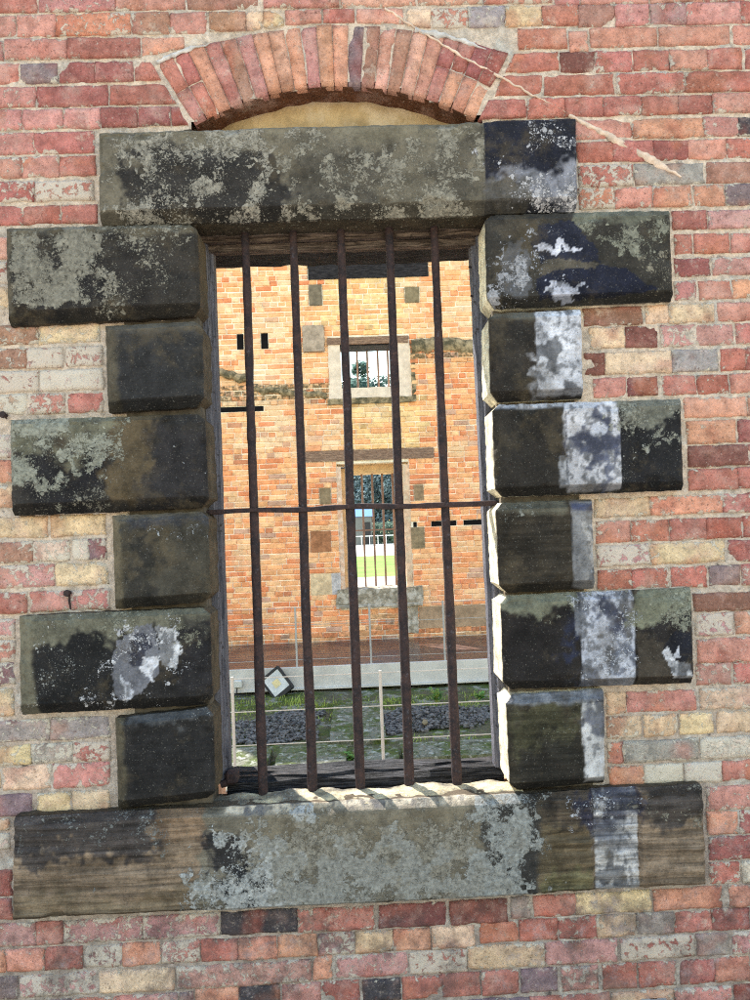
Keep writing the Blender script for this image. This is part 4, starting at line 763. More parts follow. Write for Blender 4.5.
# ------------------------------------------------------------------ iron grille
BY = .065
gr_ = empty('window_grille', 'heavy rusted iron grille of five round bars and a crossbar in the near window', 'window bars', (0, BY, ZBOT))
xb = []
bars = [((245, 232), (263.5, 795)), ((293, 232), (312.5, 797)), ((341, 232), (361, 797)), ((389, 232), (409.5, 795)), ((434, 232), (457.5, 792))]
for i, (t_, b_) in enumerate(bars):
    (xt, zt), (xb_, zb_) = at(*t_, BY), at(*b_, BY)
    n = 70; pts = []; rad = []
    for k in range(n+1):
        u = k/n; z_ = 2.585+(zb_-.02-2.585)*u; x_ = xt+(xb_-xt)*(zt-z_)/(zt-zb_)
        x_ += (float(vnoise(z_*3, i*9.1, 0, 8))-.5)*.004; y_ = BY+(float(vnoise(z_*3, i*5.3, 5, 8))-.5)*.004
        pts.append((x_, y_, z_)); r_ = .0128+.0036*u+(float(fbm(z_*22, i*3.3, 0, 5, 3))-.5)*.004
        if u > .965: r_ *= .93
        rad.append(r_)
    b = MB(); b.tube(pts, rad, 14); keep(b.build('bar', M_RUST, None, True, 60), gr_)
p0, p1 = at(203, 512.5, BY), at(497, 502.5, BY)
n = 60; b = MB(); V = []; Fc = []
for k in range(n+1):
    u = k/n; x_ = p0[0]-.03+(p1[0]-p0[0]+.06)*u; z_ = p0[1]+(p1[1]-p0[1])*u + (float(vnoise(x_*6, 0, 0, 5))-.5)*.006
    h_ = .0085+(float(vnoise(x_*30, 3, 0, 5))-.5)*.003
    for dy, dz in ((-.022, -h_*.8), (-.024, 0), (-.022, h_*.8), (0, h_), (.022, h_*.8), (.022, -h_*.8), (0, -h_)): V.append((x_, BY+dy, z_+dz))
for k in range(n):
    for j in range(7): Fc.append((k*7+j, k*7+(j+1) % 7, (k+1)*7+(j+1) % 7, (k+1)*7+j))
Fc += [tuple(range(7)), tuple(n*7+j for j in range(6, -1, -1))]
b.add(V, Fc); keep(b.build('crossbar', M_RUST, None, True, 50), gr_)
# iron pegs left in the brickwork
def peg(px_, py_, drop, lab):
    x, z_ = at(px_, py_, -.01); b = MB(); n = 10
    b.tube([(x, .03, z_), (x, -.012, z_), (x, -.018, z_)], [.006, .006, .006], 8)
    b.tube([(x, -.018, z_), (x, -.026, z_)], [.011, .009], 12)
    if drop: b.tube([(x+.004, -.012, z_), (x+.005, -.013, z_-drop*.5), (x+.006, -.006, z_-drop)], [.004, .004, .002], 6)
    o = b.build('iron_peg', M_RUST, None, True, 40); tag(o, lab, 'iron peg', 'iron pegs driven into the brickwork'); return o
peg(4, 415, .012, 'round-headed iron peg beside the lichen-covered long left block'); peg(68, 593, .052, 'small iron peg with a rusty drip line under it between pale bricks')

# ------------------------------------------------------------------ far wall
YW = 8.25
def fw(x, y, Y=YW): return at(x, y, Y)
def frect(x0, y0, x1, y1, Y=YW):
    a, b_ = fw(x0, y1, Y), fw(x1, y0, Y); c_, d_ = fw(x0, y0, Y), fw(x1, y1, Y)
    return (a[0]+c_[0])/2, (b_[0]+d_[0])/2, (a[1]+d_[1])/2, (b_[1]+c_[1])/2
farw = empty('ruined_brick_wall', 'pale orange brick wall of the roofless ruin with two barred windows one above the other', 'wall', (0, YW, 0))
UW = frect(340.5, 345, 397.5, 388); LW = frect(345, 466, 403, 588)          # the two openings
UWo = frect(329, 337, 410, 403); LWo = frect(339, 463, 411, 605)
SLOTS = [frect(237, 333, 243.5, 349), frect(261, 332, 268, 348.5), frect(431, 495.5, 457, 501), frect(463, 494.5, 482, 500), frect(413, 522, 416.5, 527), frect(217, 409, 264, 413.5)]
SLOTS[2] = frect(431, 521, 456, 526); SLOTS[3] = frect(463, 519.5, 482, 524.5)
BEAM = frect(308, 265, 428, 280)
INS = [(frect(309, 287, 322, 306), (128, 116, 100)), (frect(405, 285, 419, 303), (138, 124, 100)), (frect(320, 489, 331, 504), (150, 130, 104)), (frect(311, 532, 331, 551), (170, 118, 86)), (frect(311, 573, 332, 594), (222, 196, 160)),
       (frect(414, 486, 423, 502), (150, 126, 100)), (frect(411, 527, 424, 548), (148, 130, 104)), (frect(303, 328, 324, 350), (176, 158, 142)), (frect(332, 574, 341, 596), (196, 190, 190))]
LLIN = frect(305, 452.5, 433, 463); BAND = frect(419, 606, 500, 627)
YEL = frect(322, 280, 405, 336); YEL2 = frect(345, 398, 425, 450)
FX0, FX1, FZ0, FZ1 = -4.2, 4.6, -.3, 6.4
def snap(q):
    k0 = round((q[2]-FZ0)/.0745); k1 = max(k0+1, round((q[3]-FZ0)/.0745)); return (q[0], q[1], FZ0+k0*.0745+.001, FZ0+k1*.0745-.001)
SLOTS = [snap(q) for q in SLOTS]; INS = [(snap(q), c_) for q, c_ in INS]; BEAM = snap(BEAM); LLIN = snap(LLIN); BAND = snap(BAND)
LEDL, LEDR = fw(260, 388)[1], fw(440, 345)[1]
fob = [UWo, LWo, BEAM, LLIN, BAND] + SLOTS + [q[0] for q in INS]
V = []; Fc = []; Cc = []
FP = [((255, 212, 165), .36), ((250, 186, 134), .24), ((244, 156, 108), .12), ((255, 226, 188), .18), ((232, 132, 92), .05), ((222, 180, 156), .04), ((186, 134, 112), .01)]
FPY = [((250, 212, 156), .4), ((246, 198, 140), .3), ((250, 182, 128), .22), ((220, 180, 128), .08)]
FPL = [((246, 160, 108), .3), ((250, 186, 132), .26), ((232, 132, 88), .16), ((255, 208, 158), .18), ((196, 114, 86), .04), ((190, 160, 148), .06)]
def pick(P):
    r = random.random()*sum(p_[1] for p_ in P)
    for c_, w_ in P:
        r -= w_
        if r <= 0: return c_
    return P[0][0]
def fbrick(x0, x1, z0, z1):
    zc, xc = (z0+z1)/2, (x0+x1)/2
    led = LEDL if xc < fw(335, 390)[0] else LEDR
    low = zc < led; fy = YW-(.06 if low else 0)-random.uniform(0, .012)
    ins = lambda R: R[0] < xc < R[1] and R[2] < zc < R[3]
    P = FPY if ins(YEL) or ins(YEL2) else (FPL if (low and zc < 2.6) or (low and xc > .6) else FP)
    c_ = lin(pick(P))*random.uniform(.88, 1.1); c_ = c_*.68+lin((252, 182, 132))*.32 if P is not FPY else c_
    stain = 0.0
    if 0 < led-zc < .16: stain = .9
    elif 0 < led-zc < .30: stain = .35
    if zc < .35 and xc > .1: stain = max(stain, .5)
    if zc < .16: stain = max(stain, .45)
    bv = .008; n0 = len(V); yb = YW+.03
    j = lambda: random.uniform(-.004, .004)
    a, b_, c2, d_ = x0+j(), x1+j(), z0+j(), z1+j()
    for (xx, zz) in ((a, c2), (b_, c2), (b_, d_), (a, d_)): V.append((xx, yb, zz))
    for (xx, zz) in ((a, c2), (b_, c2), (b_, d_), (a, d_)): V.append((xx, fy+bv, zz))
    for (xx, zz) in ((a+bv, c2+bv), (b_-bv, c2+bv), (b_-bv, d_-bv), (a+bv, d_-bv)): V.append((xx, fy+j()*.6, zz))
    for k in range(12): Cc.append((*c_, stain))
    for lv in (0, 4):
        for k in range(4): Fc.append((n0+lv+k, n0+lv+(k+1) % 4, n0+lv+4+(k+1) % 4, n0+lv+4+k))
    Fc.append((n0+8, n0+9, n0+10, n0+11))
z = FZ0; row = 0
while z < FZ1-.05:
    z0, z1 = z+.006, z+.069
    blk = sorted([(q[0]-.008, q[1]+.008) for q in fob if min(z1, q[3])-max(z0, q[2]) > .006]); free = []; x = FX0
    for a, b_ in blk:
        if a > x: free.append((x, a))
        x = max(x, b_)
    free.append((x, FX1)); row += 1
    for a, b_ in free:
        x = a + (random.uniform(0, .1) if a == FX0 else 0); hd = random.random() < .45
        while b_-x > .03:
            w_ = (.105 if hd else .218)*random.uniform(.9, 1.08)
            if random.random() < .2: hd = not hd
            if b_-x-w_ < .05: w_ = b_-x
            fbrick(x, x+w_, z0, z1); x += w_+.010
    z += .0745
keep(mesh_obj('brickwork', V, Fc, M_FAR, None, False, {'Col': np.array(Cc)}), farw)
# mass behind with the two openings left through
M_FMORT = mat_plain('pale_lime_mortar', (.95, .86, .70), .95, .22, 6, .1, .01, 40)
b = MB(); TH = .50; yb0 = YW+.006
def face_with_holes(y0, y1):
    xs = sorted([FX0, UWo[0]+.002, UWo[1]-.002, LWo[0]+.002, LWo[1]-.002, FX1])
    b.box(FX0, min(UWo[0], LWo[0]), y0, y1, FZ0, FZ1); b.box(max(UWo[1], LWo[1]), FX1, y0, y1, FZ0, FZ1)
    xa, xb2 = min(UWo[0], LWo[0]), max(UWo[1], LWo[1])
    b.box(xa, xb2, y0, y1, FZ0, LWo[2]); b.box(xa, xb2, y0, y1, LWo[3], UWo[2]); b.box(xa, xb2, y0, y1, UWo[3], FZ1)
    if LWo[0] > xa+.003: b.box(xa, LWo[0], y0, y1, LWo[2]+.001, LWo[3]-.001)
    if LWo[1] < xb2-.003: b.box(LWo[1], xb2, y0, y1, LWo[2]+.001, LWo[3]-.001)
    if UWo[0] > xa+.003: b.box(xa, UWo[0], y0, y1, UWo[2]+.001, UWo[3]-.001)
    if UWo[1] < xb2-.003: b.box(UWo[1], xb2, y0, y1, UWo[2]+.001, UWo[3]-.001)
face_with_holes(yb0, YW+TH)
keep(b.build('wall_core', M_FMORT, None), farw)
# thicker mortar face below the ledges
b = MB(); ledx = fw(335, 390)[0]
def low_face(x0, x1, zt):
    cuts = [q for q in (UWo, LWo) if q[0] < x1 and q[1] > x0]
    segs = []
    for zz0, zz1 in ((FZ0, LWo[2]), (LWo[2], LWo[3]), (LWo[3], UWo[2]), (UWo[2], UWo[3])):
        zz1 = min(zz1, zt)
        if zz1 <= zz0: continue
        hole = LWo if zz0 == LWo[2] else UWo if zz0 == UWo[2] else None
        if hole and hole[0] < x1 and hole[1] > x0:
            if hole[0] > x0: b.box(x0, hole[0], YW-.048, YW+.004, zz0+.0005, zz1)
            if hole[1] < x1: b.box(hole[1], x1, YW-.048, YW+.004, zz0+.0005, zz1)
        else: b.box(x0, x1, YW-.048, YW+.004, zz0+.0005, zz1)
low_face(FX0, ledx, LEDL); low_face(ledx+.001, FX1, LEDR)
keep(b.build('lower_wall_face', M_FMORT, None), farw)
M_LEDGE = mat_plain('mossy_ledge', (.34, .26, .16), .95, .5, 14, .1, .02, 30, c2=(.09, .08, .05))
def ledge(pts, th, nm='weathered_ledge'):
    V = []; Fc = []; P = []
    for i in range(len(pts)-1):
        n = 24
        for k in range(n): P.append((pts[i][0]+(pts[i+1][0]-pts[i][0])*k/n, pts[i][1]+(pts[i+1][1]-pts[i][1])*k/n))
    for i, (x, y) in enumerate(P):
        X_, Z_ = fw(x, y); d = (float(fbm(X_*9, 0, 3, 5, 3))-.5)
        for yy, zz in ((YW-.02, .05+d*.06), (YW-.085, d*.07), (YW-.085-.02*d, -th+d*.06), (YW-.05, -th*1.3+d*.10)): V.append((X_, yy, Z_+zz))
    for i in range(len(P)-1):
        for j in range(3): Fc.append((i*4+j, i*4+j+1, (i+1)*4+j+1, (i+1)*4+j))
    return keep(mesh_obj(nm, V, Fc, M_LEDGE, None, True), farw)
ledge([(190, 369), (222, 373), (247, 378), (249, 388), (290, 391), (328, 395)], .06)
ledge([(411, 344), (440, 341), (480, 343), (520, 341)], .13)
M_SLOT = mat_plain('socket_shade', (.012, .011, .012), .95, .3, 10, .05)  # black colour stands in for the shade inside the open sockets
for q in SLOTS:
    b = MB(); b.box(q[0], q[1], YW-.052 if (q[2]+q[3])/2 < (LEDL if q[0] < 0 else LEDR) else YW-.004, YW+.05, q[2], q[3], .003); keep(b.build('wall_socket', M_SLOT, None), farw)
for q, c_ in INS:
    o = rough_box('stone_block', q[0], q[1], YW-.065 if q[2] < LEDR else YW-.018, YW+.05, q[2], q[3], mat_plain('dressed_block', tuple(lin(c_)), .95, .3, 14, .1, .01, 40), None, .006, 4, .04, 12); keep(o, farw)
o = rough_box('timber_beam', BEAM[0], BEAM[1], YW-.02, YW+.06, BEAM[2], BEAM[3], M_BLACKWOOD, None, .008, 6, .04, 10); keep(o, farw)
M_LINT = mat_timber('far_lintel_timber', (.20, .12, .085), (.42, .27, .19), sx=(4, 30, 30), loose=.4)
o = rough_box('window_lintel', LLIN[0], LLIN[1], YW-.075, YW+.3, LLIN[2], LLIN[3], M_LINT, None, .006, 7, .04, 10); keep(o, farw); o['label'] = 'brown timber lintel over the lower window'
o = rough_box('plaster_band', BAND[0], BAND[1]+.6, YW-.066, YW+.0, BAND[2], BAND[3], mat_plain('tan_render', (.42, .29, .19), .95, .3, 8, .1, .008), None, .004, 9, .05, 8); keep(o, farw)
# upper window surround
M_PALE = mat_plain('pale_pink_sandstone', (.80, .66, .54), .93, .18, 10, .1, .008, 40)
M_OCH = mat_plain('ochre_sandstone', (.68, .47, .26), .93, .22, 10, .1, .008, 40)
M_DSTONE = mat_plain('lichened_sill_stone', (.30, .26, .20), .95, .45, 16, .1, .015, 30, c2=(.60, .55, .48))
def part_box(name, q, y0, y1, mat, amp=.006, seed=1, step=.05):
    return keep(rough_box(name, q[0], q[1], y0, y1, q[2], q[3], mat, None, amp, seed, step, 10), farw)
uj0, uj1 = UW[2], UW[3]
part_box('window_jamb', (UWo[0], UW[0], uj0+.002, uj1+.06), YW-.03, YW+TH, M_PALE, .006, 1)
part_box('window_jamb', (UW[1], UWo[1], uj0+.002, uj1+.06), YW-.03, YW+TH, M_PALE, .006, 2)
o = part_box('window_sill', (UWo[0]-.02, UWo[1]+.03, UWo[2]+.06, uj0), YW-.06, YW+TH, M_PALE, .008, 3); o['label'] = 'pale stone sill of the upper window'
part_box('sill_ledge', (UWo[0]-.03, UWo[1]+.05, UWo[2]-.02, UWo[2]+.06), YW-.10, YW+.02, M_LEDGE, .018, 4, .03)
q = frect(327, 337.5, 408, 345); o = part_box('window_lintel', (q[0], q[1], q[2]+.01, q[3]), YW-.045, YW+.25, M_LINT, .005, 5); o['label'] = 'brown timber lintel over the small upper window'
part_box('lintel_underside', (q[0]+.02, q[1]-.02, q[2]-.012, q[2]+.008), YW-.01, YW+.35, M_BLACKWOOD, .006, 6)  # black strip set just under the lintel
# narrow dark rib of old render beside the upper window
q = frect(411, 345, 415, 400); part_box('render_rib', (q[0], q[1], q[2], q[3]), YW-.066, YW-.03, M_LEDGE, .012, 7, .03)
# lower window surround: rough brick reveal, ochre inner jambs, heavy dark sill
zs0, zs1 = LW[2], LW[3]
fi = (frect(347, 470, 401, 588))
part_box('window_jamb', (LWo[0]-.0, fi[0]-.055, zs0, zs1), YW-.055, YW+.30, mat_plain('broken_brick_reveal', (.78, .58, .45), .95, .3, 14, .1, .015, 30, c2=(.70, .40, .25)), .010, 11)
part_box('window_jamb', (fi[1]+.055, LWo[1], zs0, zs1), YW-.055, YW+.30, mat_plain('broken_brick_reveal', (.74, .50, .34), .95, .3, 14, .1, .015, 30, c2=(.72, .58, .42)), .010, 12)
part_box('inner_jamb', (fi[0]-.075, fi[0]+.0, zs0, zs1-.002), YW+.22, YW+TH, M_OCH, .004, 13)
part_box('inner_jamb', (fi[1], fi[1]+.075, zs0, zs1-.002), YW+.22, YW+TH, M_OCH, .004, 14)
part_box('inner_head', (fi[0]+.001, fi[1]-.001, fi[3]-.03, LLIN[2]+.03), YW+.22, YW+TH, M_OCH, .004, 15)
o = part_box('window_sill', (LWo[0]-.06, LWo[1]+.12, LWo[2]-.02, zs0), YW-.12, YW+TH, M_DSTONE, .022, 16, .04); o['label'] = 'broken dark stone sill of the lower window'
q = frect(400, 604, 418, 632); part_box('sill_bracket', q, YW-.09, YW-.04, M_DSTONE, .02, 17, .03)

# far grilles
M_FBAR = mat_plain('brown_painted_iron', (.26, .16, .12), .7, .2, 20, .3)
g1 = empty('window_grille', 'thin upright bars across the small upper window of the far wall', 'window bars', (0, YW+.3, UW[2]))
for x in (339.5, 357.3, 367.5, 378, 388):
    X_, _ = fw(x, 366, YW+.3); b = MB(); b.tube([(X_, YW+.3, UW[2]-.02), (X_, YW+.3, UW[3]+.06)], .014, 8); keep(b.build('bar', M_FBAR, None, True, 50), g1)
g2 = empty('window_grille', 'tall thin bars with one crossbar in the lower window of the far wall', 'window bars', (0, YW+.36, LW[2]))
for xt, xb_ in ((352, 356), (361.5, 366), (371.5, 376.3), (381.5, 386.4), (392, 396.5)):
    X0_, z0_ = fw(xt, 470, YW+.36); X1_, z1_ = fw(xb_, 587, YW+.36); b = MB(); Xm = (X0_+X1_)/2
    b.tube([(Xm, YW+.36, zs0-.02), (Xm, YW+.36, zs1+.02)], .015, 8); keep(b.build('bar', M_FBAR, None, True, 50), g2)
b = MB(); zc = fw(372, 530, YW+.36)[1]; b.box(fi[0]-.03, fi[1]+.03, YW+.35, YW+.372, zc-.01, zc+.01); keep(b.build('crossbar', M_FBAR, None), g2)

# ------------------------------------------------------------------ ground and floors
def sheet(name, x0, x1, y0, y1, z_, mat, nx=1, ny=1, amp=0, fr=1, seed=0, kind='structure'):
    X, Y = np.meshgrid(np.linspace(x0, x1, nx+1), np.linspace(y0, y1, ny+1)); Z = np.full_like(X, z_)
    if amp: Z = Z + (fbm(X*fr, Y*fr, 0, seed, 4)-.5)*2*amp
    g = np.arange(X.size).reshape(X.shape)
    o = mesh_obj(name, np.stack([X, Y, Z], -1).reshape(-1, 3), np.stack([g[:-1, :-1], g[:-1, 1:], g[1:, 1:], g[1:, :-1]], -1).reshape(-1, 4), mat, None, amp > 0); o['kind'] = kind; return o
M_GROUND = mat_plain('dry_grass_earth', (.20, .19, .09), .95, .35, .8, .1, .02, 6)
M_LAWN = mat_plain('mown_lawn', (.20, .37, .07), .9, .25, .6, .1, .03, 20)
M_PATH = mat_plain('pale_gravel', (.62, .57, .50), .95, .2, 3, .1, .01, 40)
M_FORE = mat_plain('bounce_gravel_yard', (.42, .37, .31), .95, .25, 2, .1, .01, 40)
def mat_moss():
    t = NT('mossy_rubble_floor', .95, .15)
    c = t.mix(t.ramp(t.noise(2.6, 5, .65), .38, .62), (.075, .105, .022), (.13, .115, .075))
    c = t.mix(t.ramp(t.noise(6, 5, .7, vec=t.map(loc=(3, 3, 3))), .52, .62, 0, .9), c, (.34, .33, .28))
    c = t.mix(t.ramp(t.noise(11, 5, .7, vec=t.map(loc=(8, 3, 3))), .54, .64, 0, .8), c, (.16, .22, .035))
    c = t.mix(t.ramp(t.noise(25, 4, .7), .56, .68, 0, .8), c, (.04, .04, .025))
    return t.fin(c, t.bump(t.noise(30, 6, .7), .03, 1.))
M_MOSS = mat_moss()
o = sheet('ground', -1500, 1500, -800, 2500, -.42, M_GROUND); 
o = sheet('bounce_forecourt', -30, 30, -30, .012, -.02, M_FORE)  # unseen yard, widened to bounce sunlight onto the near wall
zg = -.25
o = sheet('ruin_floor', -4.2, 4.6, .42, 8.3, zg-.01, M_MOSS, 120, 120, .028, 2.2, 41)
sheet('lawn', -70, 70, 8.80, 130, -.02, M_LAWN, 30, 30, 0)
yl0 = on_ground(372, 587, -.016)[1]; yl1 = on_ground(372, 577, -.016)[1]; yl2 = on_ground(372, 556, -.016)[1]; yl3 = on_ground(372, 547, -.016)[1]
o = sheet('path', -60, 60, 9.2, yl1, -.014, M_PATH)
o = sheet('road', -70, 70, yl2, yl3+25, -.012, M_PATH)
# raised wooden walkways
M_DECK = NT('wet_red_deck', .18, .5); g_ = M_DECK.noise(3, 6, .6, vec=M_DECK.map(scale=(1.5, 22, 22)))
c_ = M_DECK.mix(M_DECK.ramp(g_, .3, .7), (.060, .032, .024), (.17, .092, .070)); M_DECK = M_DECK.fin(c_, M_DECK.bump(g_, .004, .5), M_DECK.ramp(M_DECK.noise(2, 3), .35, .65, .12, .42))
M_FASC = mat_plain('grey_steel_edge', (.58, .56, .53), .6, .15, 5, .4, .002)
YD = 6.32; zd = .02
def walkway(name, y0, y1, edge_y, lab, loc):
    r = empty(name, lab, 'walkway', loc)
    y = y0; k = 0
    b = MB()
    while y < y1-.05:
        b.box(-4.1, 4.5, y, y+.134, zd-.04, zd+random.uniform(-.0015, .0015), .004); y += .140
    keep(b.build('deck_boards', M_DECK, None), r)
    b = MB(); b.box(-4.15, 4.55, edge_y-.02, edge_y+.018, zd-.25, zd+.006, .004); b.box(-4.15, 4.55, edge_y-.05, edge_y-.021, zd-.25, zd-.225, .003)
    o = b.build('edge_beam', M_FASC, None); keep(o, r)
    for x in np.arange(-3.6, 4.4, 1.3):
        b = MB(); b.box(x-.05, x+.05, (y0+y1)/2-.3, (y0+y1)/2+.3, zg-.05, zd-.045); keep(b.build('joist_support', M_FASC, None), r)
    return r
walkway('walkway', YD+.02, 8.10, YD, 'red timber walkway with grey edge beam running along the foot of the far wall', (0, YD+.9, 0))
walkway('walkway', .75, 2.16, 2.18, 'red timber walkway just inside the near window, hidden below its sill', (0, 1.4, 0))
M_STEEL = mat_plain('dull_galvanised_steel', (.40, .39, .38), .5, .1, 20, .4, .001)
def railing(y, xs, zb, ztop, nw, lab, cloc, r_, dz):
    r = empty('wire_railing', lab, 'railing', cloc)
    for x in xs:
        b = MB(); b.tube([(x, y, zb), (x, y, ztop)], r_, 10); 
        po = b.build('post', M_STEEL, None, True, 50); keep(po, r)
        b = MB(); b.box(x-.03, x+.03, y-.03, y+.03, zb, zb+.11, .006); f_ = b.build('base_bracket', M_STEEL, None); f_.parent = po; f_.matrix_parent_inverse = po.matrix_parent_inverse.copy()
    for k in range(nw):
        b = MB(); b.tube([(xs[0], y-r_*.2, ztop-.012-k*dz), (xs[-1], y-r_*.2, ztop-.012-k*dz)], .0032, 6); keep(b.build('wire', M_STEEL, None, True, 60), r)
    return r
xa, za = at(295, 607, YD+.02); xb2, _ = at(369, 603, YD+.02); sp = xb2-xa
railing(YD+.02, [xa+sp*k for k in range(-4, 6)], zd, za, 4, 'thin steel wire railing on the edge of the red walkway by the far wall', (xa, YD, zd), .0115, .197)
YN = 2.15
xn, zn = at(232, 677, YN); xn2, _ = at(380, 671, YN); spn = xn2-xn
railing(YN, [xn+spn*k for k in range(-3, 5)], zd, zn, 4, 'pale steel wire railing standing just inside the near window', (xn, YN, zd), .0095, .196)

# floodlight on the edge beam
fx, fz = at(277, 684, YD-.16)
fl = empty('floodlight', 'square black floodlight tipped on its corner in front of the grey edge beam', 'floodlight', (fx, YD-.14, fz))
rot = Matrix.Rotation(math.radians(-38), 3, 'Y') @ Matrix.Rotation(math.radians(-14), 3, 'X'); oc = (fx, YD-.14, fz)
M_BLK = mat_plain('black_housing', (.015, .015, .018), .5, .2, 20, .4)
M_GLASS = mat_plain('lamp_glass', (.55, .56, .58), .15, .25, 6, .6, .0005, 10)
b = MB(); s_ = .130
b.box(fx-s_, fx+s_, YD-.15, YD-.09, fz-s_*1.18, fz+s_*1.18, .014, rot, oc); keep(b.build('housing', M_BLK, None), fl)
b = MB()
for q in ((-s_, -s_+.025, -s_*1.18, s_*1.18), (s_-.025, s_, -s_*1.18, s_*1.18), (-s_+.0255, s_-.0255, s_*1.18-.03, s_*1.18), (-s_+.0255, s_-.0255, -s_*1.18, -s_*1.18+.05)):
    b.box(fx+q[0], fx+q[1], YD-.163, YD-.151, fz+q[2], fz+q[3], .003, rot, oc)
keep(b.build('bezel', M_BLK, None), fl)
b = MB(); b.box(fx-s_+.026, fx+s_-.026, YD-.156, YD-.1515, fz-s_*1.18+.051, fz+s_*1.18-.031, 0, rot, oc); keep(b.build('glass', M_GLASS, None), fl)
b = MB(); b.box(fx-.04, fx+.04, YD-.159, YD-.157, fz-.035, fz+.045, 0, rot, oc); keep(b.build('led_panel', mat_plain('led_yellow', (.75, .62, .34), .5, .1), None), fl)
b = MB(); b.tube([(fx, YD-.10, fz-.05), (fx+.02, YD-.04, fz-.16), (fx+.02, YD-.03, zg+.01)], .010, 8); keep(b.build('bracket', M_BLK, None, True), fl)
jx, jz = at(238, 684, YD-.06)
jb = empty('junction_box', 'small pale junction box fixed to the grey edge beam', 'junction box', (jx, YD-.05, jz))
b = MB(); b.box(jx-.045, jx+.045, YD-.085, YD-.022, jz-.04, jz+.04, .008); keep(b.build('box_body', mat_plain('pale_plastic', (.62, .61, .58), .5, .08, 10, .4), None), jb)
b = MB(); b.tube([(jx-.01, YD-.06, jz-.04), (jx-.02, YD-.07, jz-.10), (jx-.06, YD-.09, jz-.14), (jx-.02, YD-.12, zg+.015), (jx+.15, YD-.16, zg+.01)], .007, 6); keep(b.build('cable', M_BLK, None, True), jb)

# gravel, paving blocks, weeds
M_GRAV = NT('dark_gravel', .8, .3); 
M_GRAV = M_GRAV.fin(M_GRAV.mix(M_GRAV.ramp(M_GRAV.noise(22, 3, .6), .3, .7), (.02, .02, .022), (.20, .19, .185)), M_GRAV.bump(M_GRAV.noise(60, 4), .006, .8))
def pebble(x, y, z_, s, rnd):
    V = []; Fc = []
    n1, n2 = 5, 3
    a = rnd.uniform(0, 6.28); sx, sy, sz = s*rnd.uniform(.8, 1.5), s*rnd.uniform(.7, 1.1), s*rnd.uniform(.5, .9)
    ti = rnd.uniform(-.4, .4)
    ring = []
    V.append((0, 0, sz)); 
    for j in range(1, n2):
        ph = math.pi*j/n2
        for k in range(n1):
            th = 2*math.pi*k/n1+j*.5; q = rnd.uniform(.78, 1.2); V.append((math.sin(ph)*math.cos(th)*sx*q, math.sin(ph)*math.sin(th)*sy*q, math.cos(ph)*sz*q))
    V.append((0, 0, -sz)); L = len(V)-1
    for k in range(n1):
        Fc.append((0, 1+k, 1+(k+1) % n1)); Fc.append((L, L-n1+(k+1) % n1, L-n1+k))
        for j in range(n2-2): Fc.append((1+j*n1+k, 1+(j+1)*n1+k, 1+(j+1)*n1+(k+1) % n1, 1+j*n1+(k+1) % n1))
    out = []
    for (p, q, r) in V:
        p, r = p*math.cos(ti)-r*math.sin(ti), p*math.sin(ti)+r*math.cos(ti)
        out.append((x+p*math.cos(a)-q*math.sin(a), y+p*math.sin(a)+q*math.cos(a), z_+r))
    return out, Fc
def gz(x, y): return zg-.01+(float(fbm(x*2.2, y*2.2, 0, 41, 4))-.5)*.056
rnd = random.Random(3)
def gravel(px0, py0, px1, py1, n, name):
    b = MB(); c_ = [on_ground(px0, py1, zg), on_ground(px1, py1, zg), on_ground(px1, py0, zg), on_ground(px0, py0, zg)]
    for i in range(n):
        u, v = rnd.random(), rnd.random()
        e = max(abs(u-.5), abs(v-.5))*2
        if float(fbm(u*3+px0, v*2, 0, 66, 3))-.62*max(0, e-.35) < .22: continue
        x = (1-u)*(1-v)*c_[0][0]+u*(1-v)*c_[1][0]+u*v*c_[2][0]+(1-u)*v*c_[3][0]; y = (1-u)*(1-v)*c_[0][1]+u*(1-v)*c_[1][1]+u*v*c_[2][1]+(1-u)*v*c_[3][1]
        V_, F_ = pebble(x, y, gz(x, y)+.012+rnd.uniform(0, .05)*(1-e), rnd.uniform(.011, .027), rnd); b.add(V_, F_)
    o = b.build(name, M_GRAV, None); o['kind'] = 'stuff'; o['label'] = 'patch of dark loose gravel on the mossy floor of the ruin'; o['category'] = 'gravel'; return o
gravel(232, 712, 330, 745, 1700, 'gravel'); o = gravel(380, 706, 492, 736, 1700, 'gravel')
o['label'] = 'patch of dark loose gravel beside the leafy weed'
px_, py_ = on_ground(425, 722, zg+.06); V_, F_ = pebble(px_, py_, gz(px_, py_)+.055, .030, rnd)
b = MB(); b.add(V_, F_); o = b.build('cobble', mat_plain('tan_cobble', (.24, .19, .12), .9, .2), None, True); tag(o, 'single tan cobble lying on the dark gravel', 'stone')
M_SLAB = NT('grey_mossy_slab', .95, .15)
_t = M_SLAB; c_ = _t.mix(_t.ramp(_t.noise(5, 5, .65), .40, .6), (.19, .185, .145), (.085, .11, .03)); c_ = _t.mix(_t.ramp(_t.noise(16, 5, .7), .54, .62, 0, .85), c_, (.40, .40, .36)); c_ = _t.mix(_t.ramp(_t.noise(24, 6, .75), .50, .62, 0, .9), c_, (.045, .05, .025))
M_SLAB = _t.fin(c_, _t.bump(_t.noise(28, 6, .7), .02, 1.))
def slab(px0, py0, px1, py1, lab, zt=.05, seed=1):
    a = on_ground(px0, py1, zg+zt); c_ = on_ground(px1, py0, zg+zt)
    a2 = on_ground(px0, py0, zg+zt)
    o = rough_box('stone_slab', min(a[0], a2[0])+.01, c_[0]-.01, a[1], c_[1], zg-.06, zg+zt, M_SLAB, None, .014, seed, .04, 7); return tag(o, lab, 'stone slab', 'stone slabs edging the gravel')
slab(226, 746, 274, 767, 'mossy stone slab at the far left of the row behind the sill board', .07, 21)
slab(280, 744, 348, 766, 'wide grey stone slab with a dark gap on its left', .07, 22)
